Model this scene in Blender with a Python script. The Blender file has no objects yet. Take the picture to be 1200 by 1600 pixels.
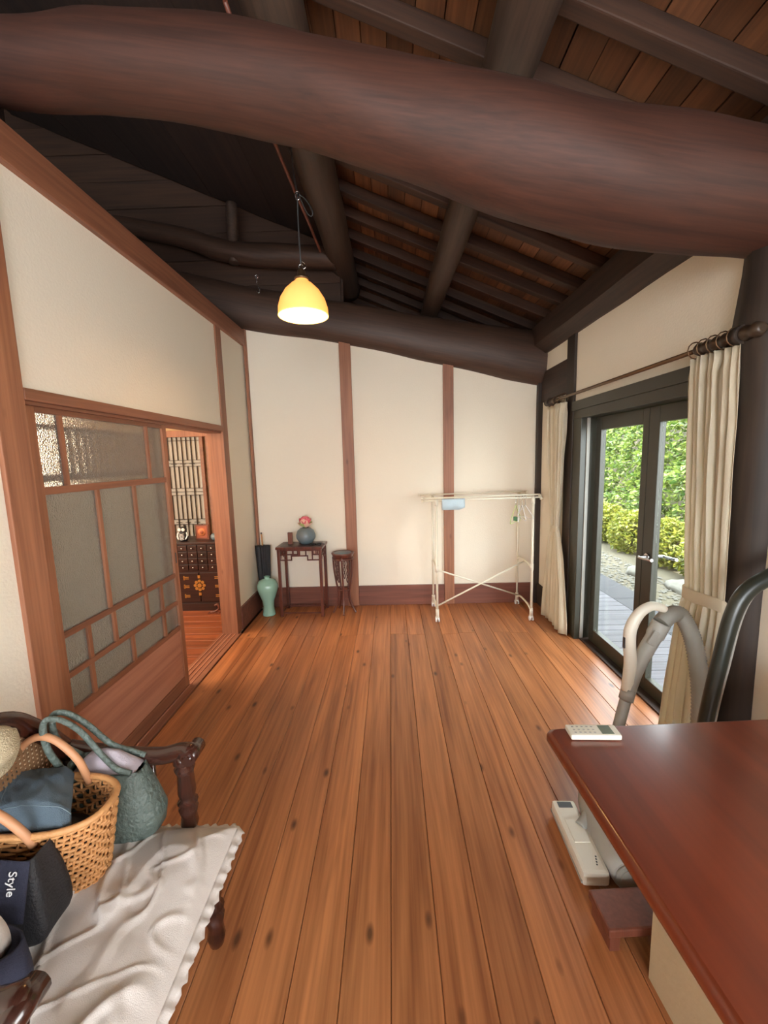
import bpy, bmesh, math, random
import numpy as np
from mathutils import Vector, Matrix, noise, Euler
PI = math.pi
S = bpy.context.scene
COL = S.collection
RNG = random.Random(7)

# ---------------------------------------------------------------- camera, world, sun, lights, exposure
cd = bpy.data.cameras.new('camera'); cam = bpy.data.objects.new('camera', cd); COL.objects.link(cam)
cd.sensor_fit = 'HORIZONTAL'; cd.sensor_width = 36; cd.lens = 19.2; cd.clip_start = 0.02
Rm = Matrix(((0.99952436, 0.02442785, 0.01882372), (0.01549027, 0.13011829, -0.99137747), (-0.02666653, 0.99119751, 0.12967801)))
cam.matrix_world = Matrix.Translation((0, 0, 1.5)) @ Rm.to_4x4()
S.camera = cam

W = bpy.data.worlds.new('sky'); S.world = W; W.use_nodes = True
wn = W.node_tree; wbg = wn.nodes['Background']
wsky = wn.nodes.new('ShaderNodeTexSky'); wsky.sky_type = 'HOSEK_WILKIE'; wsky.turbidity = 4.0; wsky.ground_albedo = 0.3
wsky.sun_direction = Vector((-0.45, -0.25, 0.85)).normalized()
wmix = wn.nodes.new('ShaderNodeMixRGB'); wmix.inputs[0].default_value = 0.6; wmix.inputs[2].default_value = (0.93, 0.97, 1.0, 1)
wn.links.new(wsky.outputs[0], wmix.inputs[1]); wn.links.new(wmix.outputs[0], wbg.inputs[0])
wbg.inputs[1].default_value = 24.0

def light(name, kind, loc, power, color, size=None, rot=None, spread=None):
    l = bpy.data.lights.new(name, kind); l.energy = power; l.color = color
    if kind == 'AREA':
        l.shape = 'RECTANGLE'; l.size, l.size_y = size
        if spread: l.spread = spread
    elif kind == 'POINT': l.shadow_soft_size = size or 0.05
    o = bpy.data.objects.new(name, l); o.location = loc
    if rot: o.rotation_euler = rot
    COL.objects.link(o); return o
sun = bpy.data.lights.new('sun', 'SUN'); sun.energy = 21.0; sun.angle = 0.02; sun.color = (1, .95, .82)
so = bpy.data.objects.new('sun', sun); COL.objects.link(so)
so.rotation_euler = Vector((-0.5, -0.2, 0.85)).to_track_quat('Z', 'Y').to_euler(); so.location = (0, 0, 12)
light('rear_fill_light', 'AREA', (-0.3, -2.85, 1.55), 10, (1.0, .96, .90), (2.2, 1.7), (PI/2, 0, 0))  # fill light added behind the camera to brighten the room
light('side_fill_light', 'AREA', (1.41, -.6, 1.45), 95, (.97, .99, 1.0), (1.5, 1.3), (PI/2+.22, 0, PI/2))  # added fill light, out of view, brightens left wall and chair
light('next_room_daylight', 'AREA', (-3.3, 2.6, 1.5), 85, (1.0, .88, .70), (1.6, 1.5), (PI/2, 0, -PI/2))
light('next_room_lamp', 'POINT', (-2.4, 2.3, 2.2), 30, (1.0, .62, .32), 0.08)
S.view_settings.view_transform = 'Standard'; S.view_settings.look = 'None'
S.view_settings.gamma = 1.0; S.view_settings.use_curve_mapping = False
S.view_settings.exposure = 0.0
S.cycles.max_bounces = 10; S.cycles.diffuse_bounces = 5; S.cycles.transmission_bounces = 8
S.cycles.use_denoising = True; S.cycles.sample_clamp_indirect = 6; S.cycles.caustics_refractive = False; S.cycles.caustics_reflective = False

# ---------------------------------------------------------------- materials
def srgb(r, g, b):
    f = lambda c: ((c/255+.055)/1.055)**2.4 if c > 10 else c/255/12.92
    return (f(r), f(g), f(b), 1)
def base(name):
    m = bpy.data.materials.new(name); m.use_nodes = True
    return m, m.node_tree.nodes, m.node_tree.links, m.node_tree.nodes['Principled BSDF']
def plain(name, col, rough=.5, metal=0, var=.12, vscale=8, bump=0, bscale=60, emit=None, coat=0):
    m, N, L, P = base(name)
    tc = N.new('ShaderNodeTexCoord'); nz = N.new('ShaderNodeTexNoise'); nz.inputs['Scale'].default_value = vscale; nz.inputs['Detail'].default_value = 5
    L.new(tc.outputs['Object'], nz.inputs['Vector'])
    mx = N.new('ShaderNodeMixRGB'); c = Vector(col[:3])
    mx.inputs[1].default_value = (*(c*(1-var)), 1); mx.inputs[2].default_value = (*[min(1, x) for x in c*(1+var)], 1)
    L.new(nz.outputs[0], mx.inputs[0]); L.new(mx.outputs[0], P.inputs['Base Color'])
    P.inputs['Roughness'].default_value = rough; P.inputs['Metallic'].default_value = metal; P.inputs['Coat Weight'].default_value = coat
    if bump:
        n2 = N.new('ShaderNodeTexNoise'); n2.inputs['Scale'].default_value = bscale; n2.inputs['Detail'].default_value = 4
        L.new(tc.outputs['Object'], n2.inputs['Vector'])
        b = N.new('ShaderNodeBump'); b.inputs['Strength'].default_value = bump; b.inputs['Distance'].default_value = .01
        L.new(n2.outputs[0], b.inputs['Height']); L.new(b.outputs[0], P.inputs['Normal'])
    if emit:
        P.inputs['Emission Color'].default_value = emit[0]; P.inputs['Emission Strength'].default_value = emit[1]
    return m
def wood(name, dark, light_, axis='Y', rough=.4, grain=1.0, knots=0.0, bump=.15, vary=.35, coat=0, hue=None):
    m, N, L, P = base(name)
    tc = N.new('ShaderNodeTexCoord'); oi = N.new('ShaderNodeObjectInfo')
    off = N.new('ShaderNodeVectorMath'); off.operation = 'MULTIPLY_ADD'
    cmb = N.new('ShaderNodeCombineXYZ')
    for i in range(3): L.new(oi.outputs['Random'], cmb.inputs[i])
    off.inputs[1].default_value = (37, 53, 71); L.new(cmb.outputs[0], off.inputs[0]); L.new(tc.outputs['Object'], off.inputs[2])
    mp = N.new('ShaderNodeMapping'); sc = [14*grain]*3; sc['XYZ'.index(axis)] = .9*grain; mp.inputs['Scale'].default_value = sc
    L.new(off.outputs[0], mp.inputs['Vector'])
    n1 = N.new('ShaderNodeTexNoise'); n1.inputs['Scale'].default_value = 1.0; n1.inputs['Detail'].default_value = 6; n1.inputs['Distortion'].default_value = .8
    L.new(mp.outputs[0], n1.inputs['Vector'])
    mp2 = N.new('ShaderNodeMapping'); sc2 = [75*grain]*3; sc2['XYZ'.index(axis)] = 2.0*grain; mp2.inputs['Scale'].default_value = sc2
    L.new(off.outputs[0], mp2.inputs['Vector'])
    n2 = N.new('ShaderNodeTexNoise'); n2.inputs['Scale'].default_value = 1.0; n2.inputs['Detail'].default_value = 3; L.new(mp2.outputs[0], n2.inputs['Vector'])
    ad = N.new('ShaderNodeMath'); ad.operation = 'MULTIPLY_ADD'; ad.inputs[1].default_value = .45; L.new(n2.outputs[0], ad.inputs[0])
    ms = N.new('ShaderNodeMath'); ms.operation = 'MULTIPLY'; ms.inputs[1].default_value = .62; L.new(n1.outputs[0], ms.inputs[0]); L.new(ms.outputs[0], ad.inputs[2])
    cr = N.new('ShaderNodeValToRGB'); cr.color_ramp.elements[0].position = .36; cr.color_ramp.elements[1].position = .68
    cr.color_ramp.elements[0].color = dark; cr.color_ramp.elements[1].color = light_
    L.new(ad.outputs[0], cr.inputs[0]); out = cr.outputs[0]
    if knots:
        mp3 = N.new('ShaderNodeMapping'); s3 = [8.5]*3; s3['XYZ'.index(axis)] = 3.6; mp3.inputs['Scale'].default_value = s3; L.new(off.outputs[0], mp3.inputs['Vector'])
        vo = N.new('ShaderNodeTexVoronoi'); vo.inputs['Scale'].default_value = 1.0; L.new(mp3.outputs[0], vo.inputs['Vector'])
        kr = N.new('ShaderNodeValToRGB'); kr.color_ramp.elements[0].position = .05; kr.color_ramp.elements[1].position = .14
        kr.color_ramp.elements[0].color = (1, 1, 1, 1); kr.color_ramp.elements[1].color = (0, 0, 0, 1); L.new(vo.outputs['Distance'], kr.inputs[0])
        km = N.new('ShaderNodeMath'); km.operation = 'MULTIPLY'; km.inputs[1].default_value = knots; L.new(kr.outputs[0], km.inputs[0])
        mk = N.new('ShaderNodeMixRGB'); mk.inputs[2].default_value = (dark[0]*.28, dark[1]*.25, dark[2]*.3, 1)
        L.new(km.outputs[0], mk.inputs[0]); L.new(out, mk.inputs[1]); out = mk.outputs[0]
    hv = N.new('ShaderNodeHueSaturation'); mr = N.new('ShaderNodeMapRange'); mr.inputs['To Min'].default_value = 1-vary; mr.inputs['To Max'].default_value = 1+vary*.7
    L.new(oi.outputs['Random'], mr.inputs[0]); L.new(mr.outputs[0], hv.inputs['Value']); L.new(out, hv.inputs['Color']); L.new(hv.outputs[0], P.inputs['Base Color'])
    P.inputs['Roughness'].default_value = rough; P.inputs['Coat Weight'].default_value = coat; P.inputs['Coat Roughness'].default_value = .15
    b = N.new('ShaderNodeBump'); b.inputs['Strength'].default_value = bump; b.inputs['Distance'].default_value = .004
    L.new(ad.outputs[0], b.inputs['Height']); L.new(b.outputs[0], P.inputs['Normal'])
    return m
def cloth_mat(name, col, scale=400, bump=.3, trans=0, var=.1, rough=.85):
    m = plain(name, col, rough, 0, var, 9, bump, scale)
    if trans:
        N, L = m.node_tree.nodes, m.node_tree.links; P = N['Principled BSDF']; out = N['Material Output']
        t = N.new('ShaderNodeBsdfTranslucent'); t.inputs[0].default_value = col; mx = N.new('ShaderNodeMixShader'); mx.inputs[0].default_value = trans
        L.new(P.outputs[0], mx.inputs[1]); L.new(t.outputs[0], mx.inputs[2]); L.new(mx.outputs[0], out.inputs[0])
    return m

M = {}
M['plaster'] = plain('white_plaster', srgb(234, 226, 208), .9, 0, .02, 3, .15, 90)
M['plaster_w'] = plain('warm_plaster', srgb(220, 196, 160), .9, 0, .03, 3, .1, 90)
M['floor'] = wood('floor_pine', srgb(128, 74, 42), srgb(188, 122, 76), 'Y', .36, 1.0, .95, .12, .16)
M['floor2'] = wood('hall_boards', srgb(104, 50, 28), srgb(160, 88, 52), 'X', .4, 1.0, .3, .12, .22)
M['sub'] = plain('dark_gap', srgb(40, 20, 12), .9)
M['post'] = wood('cedar_post', srgb(124, 78, 56), srgb(164, 110, 80), 'Z', .5, 1.0, .5, .12, .12)
M['rail'] = wood('cedar_rail', srgb(118, 74, 54), srgb(154, 102, 76), 'Y', .5, 1.0, 0, .12, .12)
M['railx'] = wood('cedar_board', srgb(92, 54, 44), srgb(126, 76, 60), 'X', .5, 1.0, .3, .12, .12)
M['panel'] = wood('door_panel_wood', srgb(160, 104, 86), srgb(196, 140, 116), 'Y', .4, .6, 0, .1, .05)
M['dark'] = wood('smoked_wood', srgb(34, 26, 21), srgb(58, 45, 36), 'Z', .6, 1.0, .3, .2, .1)
M['darky'] = wood('smoked_wood_long', srgb(34, 24, 20), srgb(62, 44, 34), 'Y', .6, 1.0, 0, .2, .2)
M['log'] = wood('smoked_log_across', srgb(52, 29, 21), srgb(78, 45, 33), 'X', .65, 1.3, .15, .3, .08)
M['logd'] = wood('smoked_log_dark', srgb(58, 42, 34), srgb(82, 60, 48), 'X', .55, 1.3, .2, .35, .08)
M['logy'] = wood('smoked_log_deep', srgb(60, 48, 41), srgb(84, 66, 55), 'Y', .55, 1.3, .2, .35, .08)
M['raft'] = wood('rafter_wood', srgb(48, 32, 24), srgb(76, 50, 36), 'X', .65, 1.0, 0, .3, .2)
M['board'] = wood('roof_board', srgb(86, 55, 37), srgb(124, 82, 52), 'Y', .7, 1.0, .2, .2, .35)
M['attic'] = wood('attic_board', srgb(50, 34, 26), srgb(74, 50, 36), 'X', .75, .8, 0, .2, .2)
M['turned'] = wood('dark_turned_wood', srgb(44, 34, 27), srgb(70, 54, 40), 'Y', .4, 1.0, 0, .1, .05)
M['roof_shade'] = wood('painted_shade_board', srgb(40, 28, 24), srgb(56, 39, 31), 'Y', .8, .8, 0, .2, .15)  # very dark tone stands in for shade under the left roof
M['desk'] = wood('red_lacquered_wood', srgb(92, 38, 21), srgb(118, 52, 29), 'Y', .28, .5, 0, .03, .03, .35)
M['rose'] = wood('rosewood', srgb(58, 28, 22), srgb(104, 56, 44), 'Z', .3, 1.2, 0, .08, .08, .3)
M['chair'] = wood('dark_glossy_wood', srgb(38, 18, 13), srgb(66, 34, 25), 'X', .22, 1.0, 0, .05, .05, .5)
M['bench_frame'] = M['chair']
M['frame'] = plain('dark_green_brown_paint', srgb(52, 50, 40), .4, 0, .08)
M['steel'] = plain('cream_painted_steel', srgb(226, 220, 200), .35, .0, .04)
M['chrome'] = plain('chrome', srgb(200, 200, 200), .22, 1, .05)
M['ivory'] = plain('ivory_plastic', srgb(222, 216, 200), .4, 0, .03)
M['grey_pl'] = plain('grey_plastic', srgb(158, 156, 148), .45, 0, .05)
M['hose'] = plain('grey_ribbed_hose', srgb(150, 147, 138), .5, 0, .05)
M['dkgrey'] = plain('dark_grey_plastic', srgb(60, 62, 64), .4)
M['black'] = plain('black_fabric', srgb(30, 30, 34), .6, 0, .25, 20, .3, 200)
M['navy'] = cloth_mat('navy_fabric', srgb(32, 34, 52), 300, .3)
M['cream'] = cloth_mat('cream_cotton', srgb(206, 198, 192), 500, .25)
M['curtain'] = cloth_mat('ivory_curtain', srgb(224, 214, 190), 500, .2, .3)
M['denim'] = cloth_mat('blue_grey_denim', srgb(84, 100, 112), 500, .5, 0, .18)
M['lav'] = cloth_mat('lavender_grey_cotton', srgb(170, 160, 168), 400, .3)
M['green_l'] = plain('grey_green_woven_leather', srgb(88, 100, 94), .5, 0, .2, 30, 1.0, 70)
M['tan'] = plain('tan_rattan', srgb(196, 142, 90), .5, 0, .2, 40, .3, 200)
M['tanl'] = plain('tan_leather', srgb(190, 136, 98), .5, 0, .08)
M['straw'] = cloth_mat('beige_straw', srgb(200, 184, 152), 160, .9)
M['blue_c'] = cloth_mat('pale_blue_cloth', srgb(190, 212, 224), 300, .4)
M['celadon'] = plain('celadon_glaze', srgb(150, 196, 178), .18, 0, .08, 6, 0, 60, None, .6)
M['slate'] = plain('blue_grey_glaze', srgb(104, 120, 128), .35, 0, .2, 10)
M['pink'] = plain('pink_petal', srgb(232, 120, 132), .6, 0, .3, 30)
M['petal2'] = plain('pale_petal', srgb(240, 200, 176), .6, 0, .1, 30)
M['leafp'] = plain('pale_green_petal', srgb(176, 196, 120), .6)
M['brass'] = plain('brass', srgb(206, 160, 90), .35, .8, .1)
M['cab'] = wood('near_black_cabinet_wood', srgb(34, 20, 18), srgb(60, 34, 28), 'X', .35, 1, 0, .05, .05)
M['paper'] = cloth_mat('shoji_paper', srgb(225, 225, 222), 60, .05, .4)
M['orange'] = plain('orange_print', srgb(160, 84, 58), .6)
M['orange2'] = plain('pale_orange_print', srgb(204, 122, 80), .6)
M['white'] = plain('white_glaze', srgb(225, 225, 225), .3)
M['redcord'] = plain('red_cord', srgb(196, 44, 54), .5)
M['bagpaper'] = plain('beige_paper', srgb(176, 156, 124), .8, 0, .1, 6, .2, 30)
M['redbrown'] = wood('red_brown_stool_wood', srgb(92, 48, 34), srgb(118, 66, 48), 'Z', .45, 1, 0, .05, .05)
M['letters'] = plain('white_print', srgb(230, 230, 230), .6)
M['screen'] = plain('lcd_screen', srgb(96, 104, 84), .25)
M['deck'] = wood('weathered_deck', srgb(68, 67, 72), srgb(98, 97, 104), 'X', .7, .8, .2, .4, .15)
M['slab'] = plain('grey_paving', srgb(66, 66, 70), .85, 0, .08, 12, .3, 120)
M['gravel'] = plain('gravel_ground', srgb(92, 86, 70), .95, 0, .35, 40, .9, 80)
M['stone'] = plain('garden_stone', srgb(104, 102, 94), .9, 0, .25, 14, .8, 20)
M['copper'] = plain('antique_brass', srgb(112, 88, 66), .4, .8, .1)
M['cane'] = plain('woven_cane', srgb(120, 88, 60), .6)

def leafmat(name, a, b):
    m, N, L, P = base(name)
    g = N.new('ShaderNodeNewGeometry'); mx = N.new('ShaderNodeMixRGB'); mx.inputs[1].default_value = a; mx.inputs[2].default_value = b
    L.new(g.outputs['Random Per Island'], mx.inputs[0]); L.new(mx.outputs[0], P.inputs['Base Color']); P.inputs['Roughness'].default_value = .45
    t = N.new('ShaderNodeBsdfTranslucent'); L.new(mx.outputs[0], t.inputs[0]); ms = N.new('ShaderNodeMixShader'); ms.inputs[0].default_value = .4
    L.new(P.outputs[0], ms.inputs[1]); L.new(t.outputs[0], ms.inputs[2]); L.new(ms.outputs[0], N['Material Output'].inputs[0])
    return m
M['leaf_a'] = leafmat('hedge_leaf', srgb(48, 78, 28), srgb(118, 134, 58))
M['leaf_b'] = leafmat('shrub_leaf', srgb(88, 104, 30), srgb(148, 146, 58))

def glassmat(name, frosted):
    m, N, L, P = base(name)
    if frosted:
        P.inputs['Base Color'].default_value = srgb(214, 212, 202); P.inputs['Transmission Weight'].default_value = .72
        P.inputs['Roughness'].default_value = .16; P.inputs['IOR'].default_value = 1.2
        tc = N.new('ShaderNodeTexCoord'); v = N.new('ShaderNodeTexVoronoi'); v.inputs['Scale'].default_value = 150; L.new(tc.outputs['Object'], v.inputs['Vector'])
        b = N.new('ShaderNodeBump'); b.inputs['Strength'].default_value = .8; b.inputs['Distance'].default_value = .004; L.new(v.outputs['Distance'], b.inputs['Height']); L.new(b.outputs[0], P.inputs['Normal'])
    else:
        tr = N.new('ShaderNodeBsdfTransparent'); tr.inputs[0].default_value = (.96, .98, .96, 1); gl = N.new('ShaderNodeBsdfGlossy'); gl.inputs['Roughness'].default_value = .02
        mx = N.new('ShaderNodeMixShader'); mx.inputs[0].default_value = .035
        L.new(tr.outputs[0], mx.inputs[1]); L.new(gl.outputs[0], mx.inputs[2]); L.new(mx.outputs[0], N['Material Output'].inputs[0])
    return m
M['frost'] = glassmat('pebbled_glass', True); M['glass'] = glassmat('clear_glass', False)

# ---------------------------------------------------------------- helpers
def bmn(): return bmesh.new()
def box(b, x0, x1, y0, y1, z0, z1, bev=0, rot=None, at=None):
    vs = [b.verts.new((x, y, z)) for x in (x0, x1) for y in (y0, y1) for z in (z0, z1)]
    fs = [b.faces.new([vs[i] for i in q]) for q in ((0, 1, 3, 2), (4, 6, 7, 5), (0, 4, 5, 1), (2, 3, 7, 6), (0, 2, 6, 4), (1, 5, 7, 3))]
    allv = vs
    if bev:
        es = list({e for f in fs for e in f.edges})
        r = bmesh.ops.bevel(b, geom=es, offset=bev, segments=2, affect='EDGES', profile=.6)
        allv = list({v for f in r['faces'] for v in f.verts} | {v for f in fs if f.is_valid for v in f.verts})
    if rot is not None:
        bmesh.ops.rotate(b, verts=allv, cent=at or Vector(((x0+x1)/2, (y0+y1)/2, (z0+z1)/2)), matrix=Euler(rot).to_matrix())
    return allv
def beamcurve(b, pts, rad, seg=10, ry=None, cap=True, jitter=0, squash=None, up=None):
    """tube through pts; rad a number or list; squash scales the second axis"""
    pts = [Vector(p) for p in pts]; n = len(pts)
    R = rad if isinstance(rad, (list, tuple)) else [rad]*n
    rings = []; prev = None
    for i, p in enumerate(pts):
        t = (pts[min(i+1, n-1)] - pts[max(i-1, 0)]).normalized()
        if prev is None:
            u = Vector(up) if up else (Vector((0, 0, 1)) if abs(t.z) < .9 else Vector((1, 0, 0)))
        else: u = prev
        u = (u - t*u.dot(t)).normalized(); prev = u; v = t.cross(u)
        ring = []
        for k in range(seg):
            a = 2*PI*k/seg; r = R[i]
            if jitter: r *= 1 + jitter*noise.noise(p*2.3 + Vector((math.cos(a), math.sin(a), 3))*.8)
            ring.append(b.verts.new(p + u*math.cos(a)*r + v*math.sin(a)*r*(squash or 1)))
        rings.append(ring)
    for i in range(n-1):
        for k in range(seg):
            f = b.faces.new((rings[i][k], rings[i][(k+1) % seg], rings[i+1][(k+1) % seg], rings[i+1][k])); f.smooth = True
    if cap:
        b.faces.new(list(reversed(rings[0]))); b.faces.new(rings[-1])
    return b
def smoothpts(pts, n=8):
    """catmull-rom resample"""
    P = [Vector(p) for p in pts]; out = []
    for i in range(len(P)-1):
        p0, p1, p2, p3 = P[max(i-1, 0)], P[i], P[i+1], P[min(i+2, len(P)-1)]
        for k in range(n):
            t = k/n
            out.append(.5*((2*p1)+(-p0+p2)*t+(2*p0-5*p1+4*p2-p3)*t*t+(-p0+3*p1-3*p2+p3)*t**3))
    out.append(P[-1]); return out
def lathe(b, prof, seg=28, c=(0, 0, 0), sx=1, sy=1, closed=True):
    rings = []
    for r, z in prof:
        if r < 1e-5: rings.append([b.verts.new((c[0], c[1], c[2]+z))])
        else: rings.append([b.verts.new((c[0]+math.cos(2*PI*k/seg)*r*sx, c[1]+math.sin(2*PI*k/seg)*r*sy, c[2]+z)) for k in range(seg)])
    for a, d in zip(rings, rings[1:]):
        for k in range(seg):
            k2 = (k+1) % seg
            if len(a) == 1 and len(d) == 1: continue
            if len(a) == 1: f = b.faces.new((a[0], d[k2], d[k]))
            elif len(d) == 1: f = b.faces.new((a[k], a[k2], d[0]))
            else: f = b.faces.new((a[k], a[k2], d[k2], d[k]))
            f.smooth = True
    return b
def obj(name, b, mat, parent=None, loc=None, smooth=False, mods=None, label=None):
    if isinstance(b, bmesh.types.BMesh):
        bmesh.ops.recalc_face_normals(b, faces=b.faces)
        me = bpy.data.meshes.new(name); b.to_mesh(me); b.free()
    else: me = b
    if smooth:
        for p in me.polygons: p.use_smooth = True
    if not me.materials: me.materials.append(M[mat] if isinstance(mat, str) else mat)
    o = bpy.data.objects.new(name, me); COL.objects.link(o)
    if parent: o.parent = parent
    if loc: o.location = loc
    if label: o['label'] = label
    return o
def tag(o, label, cat, group=None):
    o['label'] = label; o['category'] = cat
    if group: o['group'] = group
    return o
def thing(name, label, cat, loc, group=None, rz=0):
    o = bpy.data.objects.new(name, None); COL.objects.link(o); o.location = loc; o.rotation_euler = (0, 0, rz); o.empty_display_size = .05
    return tag(o, label, cat, group)
def struct(name, b, mat, label=None):
    o = obj(name, b, mat); o['kind'] = 'structure'
    if label: o['label'] = label
    return o
def sempty(name, loc=(0, 0, 0)):
    o = bpy.data.objects.new(name, None); COL.objects.link(o); o['kind'] = 'structure'; o.location = loc; return o
def bx(name, mat, parent, x0, x1, y0, y1, z0, z1, bev=.003, label=None, rot=None):
    """box part with its own origin at its centre, coordinates local to the parent"""
    c = ((x0+x1)/2, (y0+y1)/2, (z0+z1)/2); b = bmn()
    box(b, x0-c[0], x1-c[0], y0-c[1], y1-c[1], z0-c[2], z1-c[2], bev)
    o = obj(name, b, mat, parent, c, label=label)
    if rot: o.rotation_euler = rot
    return o
def copy_tree(o, parent=None):
    c = o.copy(); COL.objects.link(c)
    if parent: c.parent = parent
    for ch in list(o.children): copy_tree(ch, c)
    return c
def link_mesh(name, mesh, parent, loc, scale=None, rot=None):
    o = bpy.data.objects.new(name, mesh); COL.objects.link(o); o.parent = parent; o.location = loc
    if scale: o.scale = scale
    if rot: o.rotation_euler = rot
    return o

# ---------------------------------------------------------------- floor
XL, XR, YB = -1.385, 1.47, 4.09
b = bmn(); box(b, -1.62, 1.6, -3.0, 4.2, -.12, -.022); floor = struct('floor', b, 'sub')
def plank_mesh(w, l, h, mat, along='Y'):
    b = bmn(); c = .0022
    hw, hl = w/2-.0008, l/2-.0006
    prof = [(-hw, -h), (-hw, -c), (-hw+c, 0), (hw-c, 0), (hw, -c), (hw, -h)]
    rs = []
    for y in (-hl, hl):
        rs.append([b.verts.new((x, y, z) if along == 'Y' else (y, x, z)) for x, z in prof])
    for k in range(5): b.faces.new((rs[0][k], rs[0][k+1], rs[1][k+1], rs[1][k]))
    b.faces.new(rs[0]); b.faces.new(list(reversed(rs[1])))
    bmesh.ops.recalc_face_normals(b, faces=b.faces)
    me = bpy.data.meshes.new('plank'); b.to_mesh(me); b.free(); me.materials.append(M[mat]); return me
x = -0.035 - 9*.1457
xs = []
while x < 1.62: xs.append(x); x += .1457
rp = random.Random(3)
for i, x0 in enumerate(xs):
    x1 = x0+.1457; a, c = max(x0, -1.385), min(x1, 1.60)
    if c-a < .02: continue
    yj = [-3.0, rp.choice([-.5, -.2, .3]), 3.34+.02*(i % 2), 4.09]
    if i % 3 == 2: yj = [-3.0, .1, 4.09]
    for y0, y1 in zip(yj, yj[1:]):
        link_mesh('plank', plank_mesh(c-a, y1-y0, .02, 'floor'), floor, ((a+c)/2, (y0+y1)/2, 0))

# ---------------------------------------------------------------- back wall
b = bmn(); pf_ = [(-1.5, -.02), (1.62, -.02), (1.62, 2.36), (.6, 2.56), (-.4, 2.78), (-1.5, 2.95)]
va = [b.verts.new((x, YB, z)) for x, z in pf_]; vb_ = [b.verts.new((x, YB+.12, z)) for x, z in pf_]; b.faces.new(va); b.faces.new(vb_)
for k in range(6): b.faces.new((va[k], va[(k+1) % 6], vb_[(k+1) % 6], vb_[k]))
wb = struct('wall_back', b, 'plaster')
for xa, xb, zt in ((-.467, -.357, 2.72), (.522, .622, 2.5)): bx('post', 'post', wb, xa, xb, YB-.03, YB+.02, 0, zt)
bx('post', 'post', wb, -1.372, -1.35, YB-.045, YB+.0, .2, 2.75)
bx('post', 'dark', wb, 1.425, 1.475, YB-.05, YB+.01, 0, 2.4, label='dark corner post')
bb = sempty('baseboard_back', (0, YB, 0))
for xa, xb in ((-1.38, -.467), (-.357, .522), (.622, 1.47)): bx('board', 'railx', bb, xa, xb, -.022, .01, 0, .205)

# ---------------------------------------------------------------- left wall
b = bmn()
box(b, XL-.12, XL, -3.0, 1.44, -.02, 2.62); box(b, XL-.12, XL, 1.5, 3.46, 1.80, 2.62); box(b, XL-.12, XL, 3.46, YB+.1, -.02, 2.62)
wl = struct('wall_left', b, 'plaster')
bx('pillar', 'post', wl, XL-.13, XL+.018, 1.44, 1.56, 0, 2.62, .004)
bx('post', 'post', wl, XL-.13, XL+.012, 3.41, 3.515, 0, 2.62, .004)
bx('lintel', 'rail', wl, XL-.02, XL+.02, 1.56, 3.41, 1.755, 1.80, .003)
bx('head_rail', 'rail', wl, XL-.13, XL-.005, 1.56, 3.41, 1.742, 1.80, .002)
bx('wall_plate', 'rail', wl, XL-.1, XL+.03, -3.0, 4.05, 2.595, 2.735, .006)
sl = sempty('trim_1', (0, 0, 0))
bx('sill', 'rail', sl, XL-.15, XL+.03, 1.50, 3.44, -.02, .004, .001)
for k in range(4): bx('track', 'ivory' if False else 'panel', sl, XL-.125+k*.035, XL-.118+k*.035, 1.50, 3.44, .004, .009, .001)
bl = sempty('baseboard_left', (XL, 0, 0)); bx('board', 'railx', bl, -.01, .02, 3.515, YB, 0, .205); bx('board', 'railx', bl, -.01, .02, -3.0, 1.44, 0, .1)

# sliding door with pebbled glass
def grid_door(name, X, y0, y1, th, mat):
    return sempty(name, (X, (y0+y1)/2, 0))
d1 = sempty('door_1', (-1.425, 2.08, 0)); d1['label'] = 'reddish wooden sliding door with pebbled glass panes'
def dpart(nm, y0, y1, z0, z1, th=.028, mat='rail', lab=None): return bx(nm, mat, d1, -th/2, th/2, y0-2.08, y1-2.08, z0, z1, .002, label=lab)
dpart('stile', 1.565, 1.645, .01, 1.745, .03, 'post'); dpart('stile', 2.560, 2.605, .01, 1.745, .03, 'post')
dpart('rail', 1.645, 2.56, 1.72, 1.745, .03); dpart('rail', 1.645, 2.56, 1.388, 1.42); dpart('rail', 1.645, 2.56, .77, .798)
dpart('rail', 1.645, 2.56, .588, .615); dpart('rail', 1.645, 2.56, .415, .445); dpart('rail', 1.645, 2.56, .01, .085, .03)
V = {0: (1.42, 1.72, [1.775, 2.40]), 1: (.798, 1.388, [1.95, 2.235]), 2: (.615, .77, [1.79, 1.965, 2.243, 2.395]), 3: (.445, .588, [1.785, 2.09, 2.397])}
for r, (za, zb, vs) in V.items():
    for v in vs: dpart('muntin', v-.011, v+.011, za, zb, .026, 'post')
    e = [1.645]+[q for v in vs for q in (v-.011, v+.011)]+[2.56]
    for k in range(0, len(e), 2): dpart('pane', e[k]-.002, e[k+1]+.002, za-.002, zb+.002, .004, 'frost')
dpart('panel', 1.645, 2.56, .085, .415, .014, 'panel')
dpart('finger_pull', 2.575, 2.59, .86, .93, .032, 'dkgrey')
# second leaf behind it: slatted upper field over paper
d3 = sempty('door_3', (-1.462, 2.1, 0)); d3['label'] = 'slatted sliding door seen through the pebbled glass'
def d3p(nm, y0, y1, z0, z1, th, mat): return bx(nm, mat, d3, -th/2, th/2, y0-2.1, y1-2.1, z0, z1, .001)
d3p('stile', 1.60, 1.64, .01, 1.74, .026, 'post'); d3p('stile', 2.50, 2.545, .01, 1.74, .026, 'post'); d3p('rail', 1.64, 2.5, 1.66, 1.68, .02, 'rail')
d3p('rail', 1.64, 2.5, 1.44, 1.47, .02, 'rail'); d3p('panel', 1.64, 2.5, .01, 1.40, .006, 'paper')
me = None
for k in range(14):
    y = 1.80+k*.047
    o = d3p('slat', y, y+.018, 1.47, 1.66, .012, 'rail')

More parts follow.
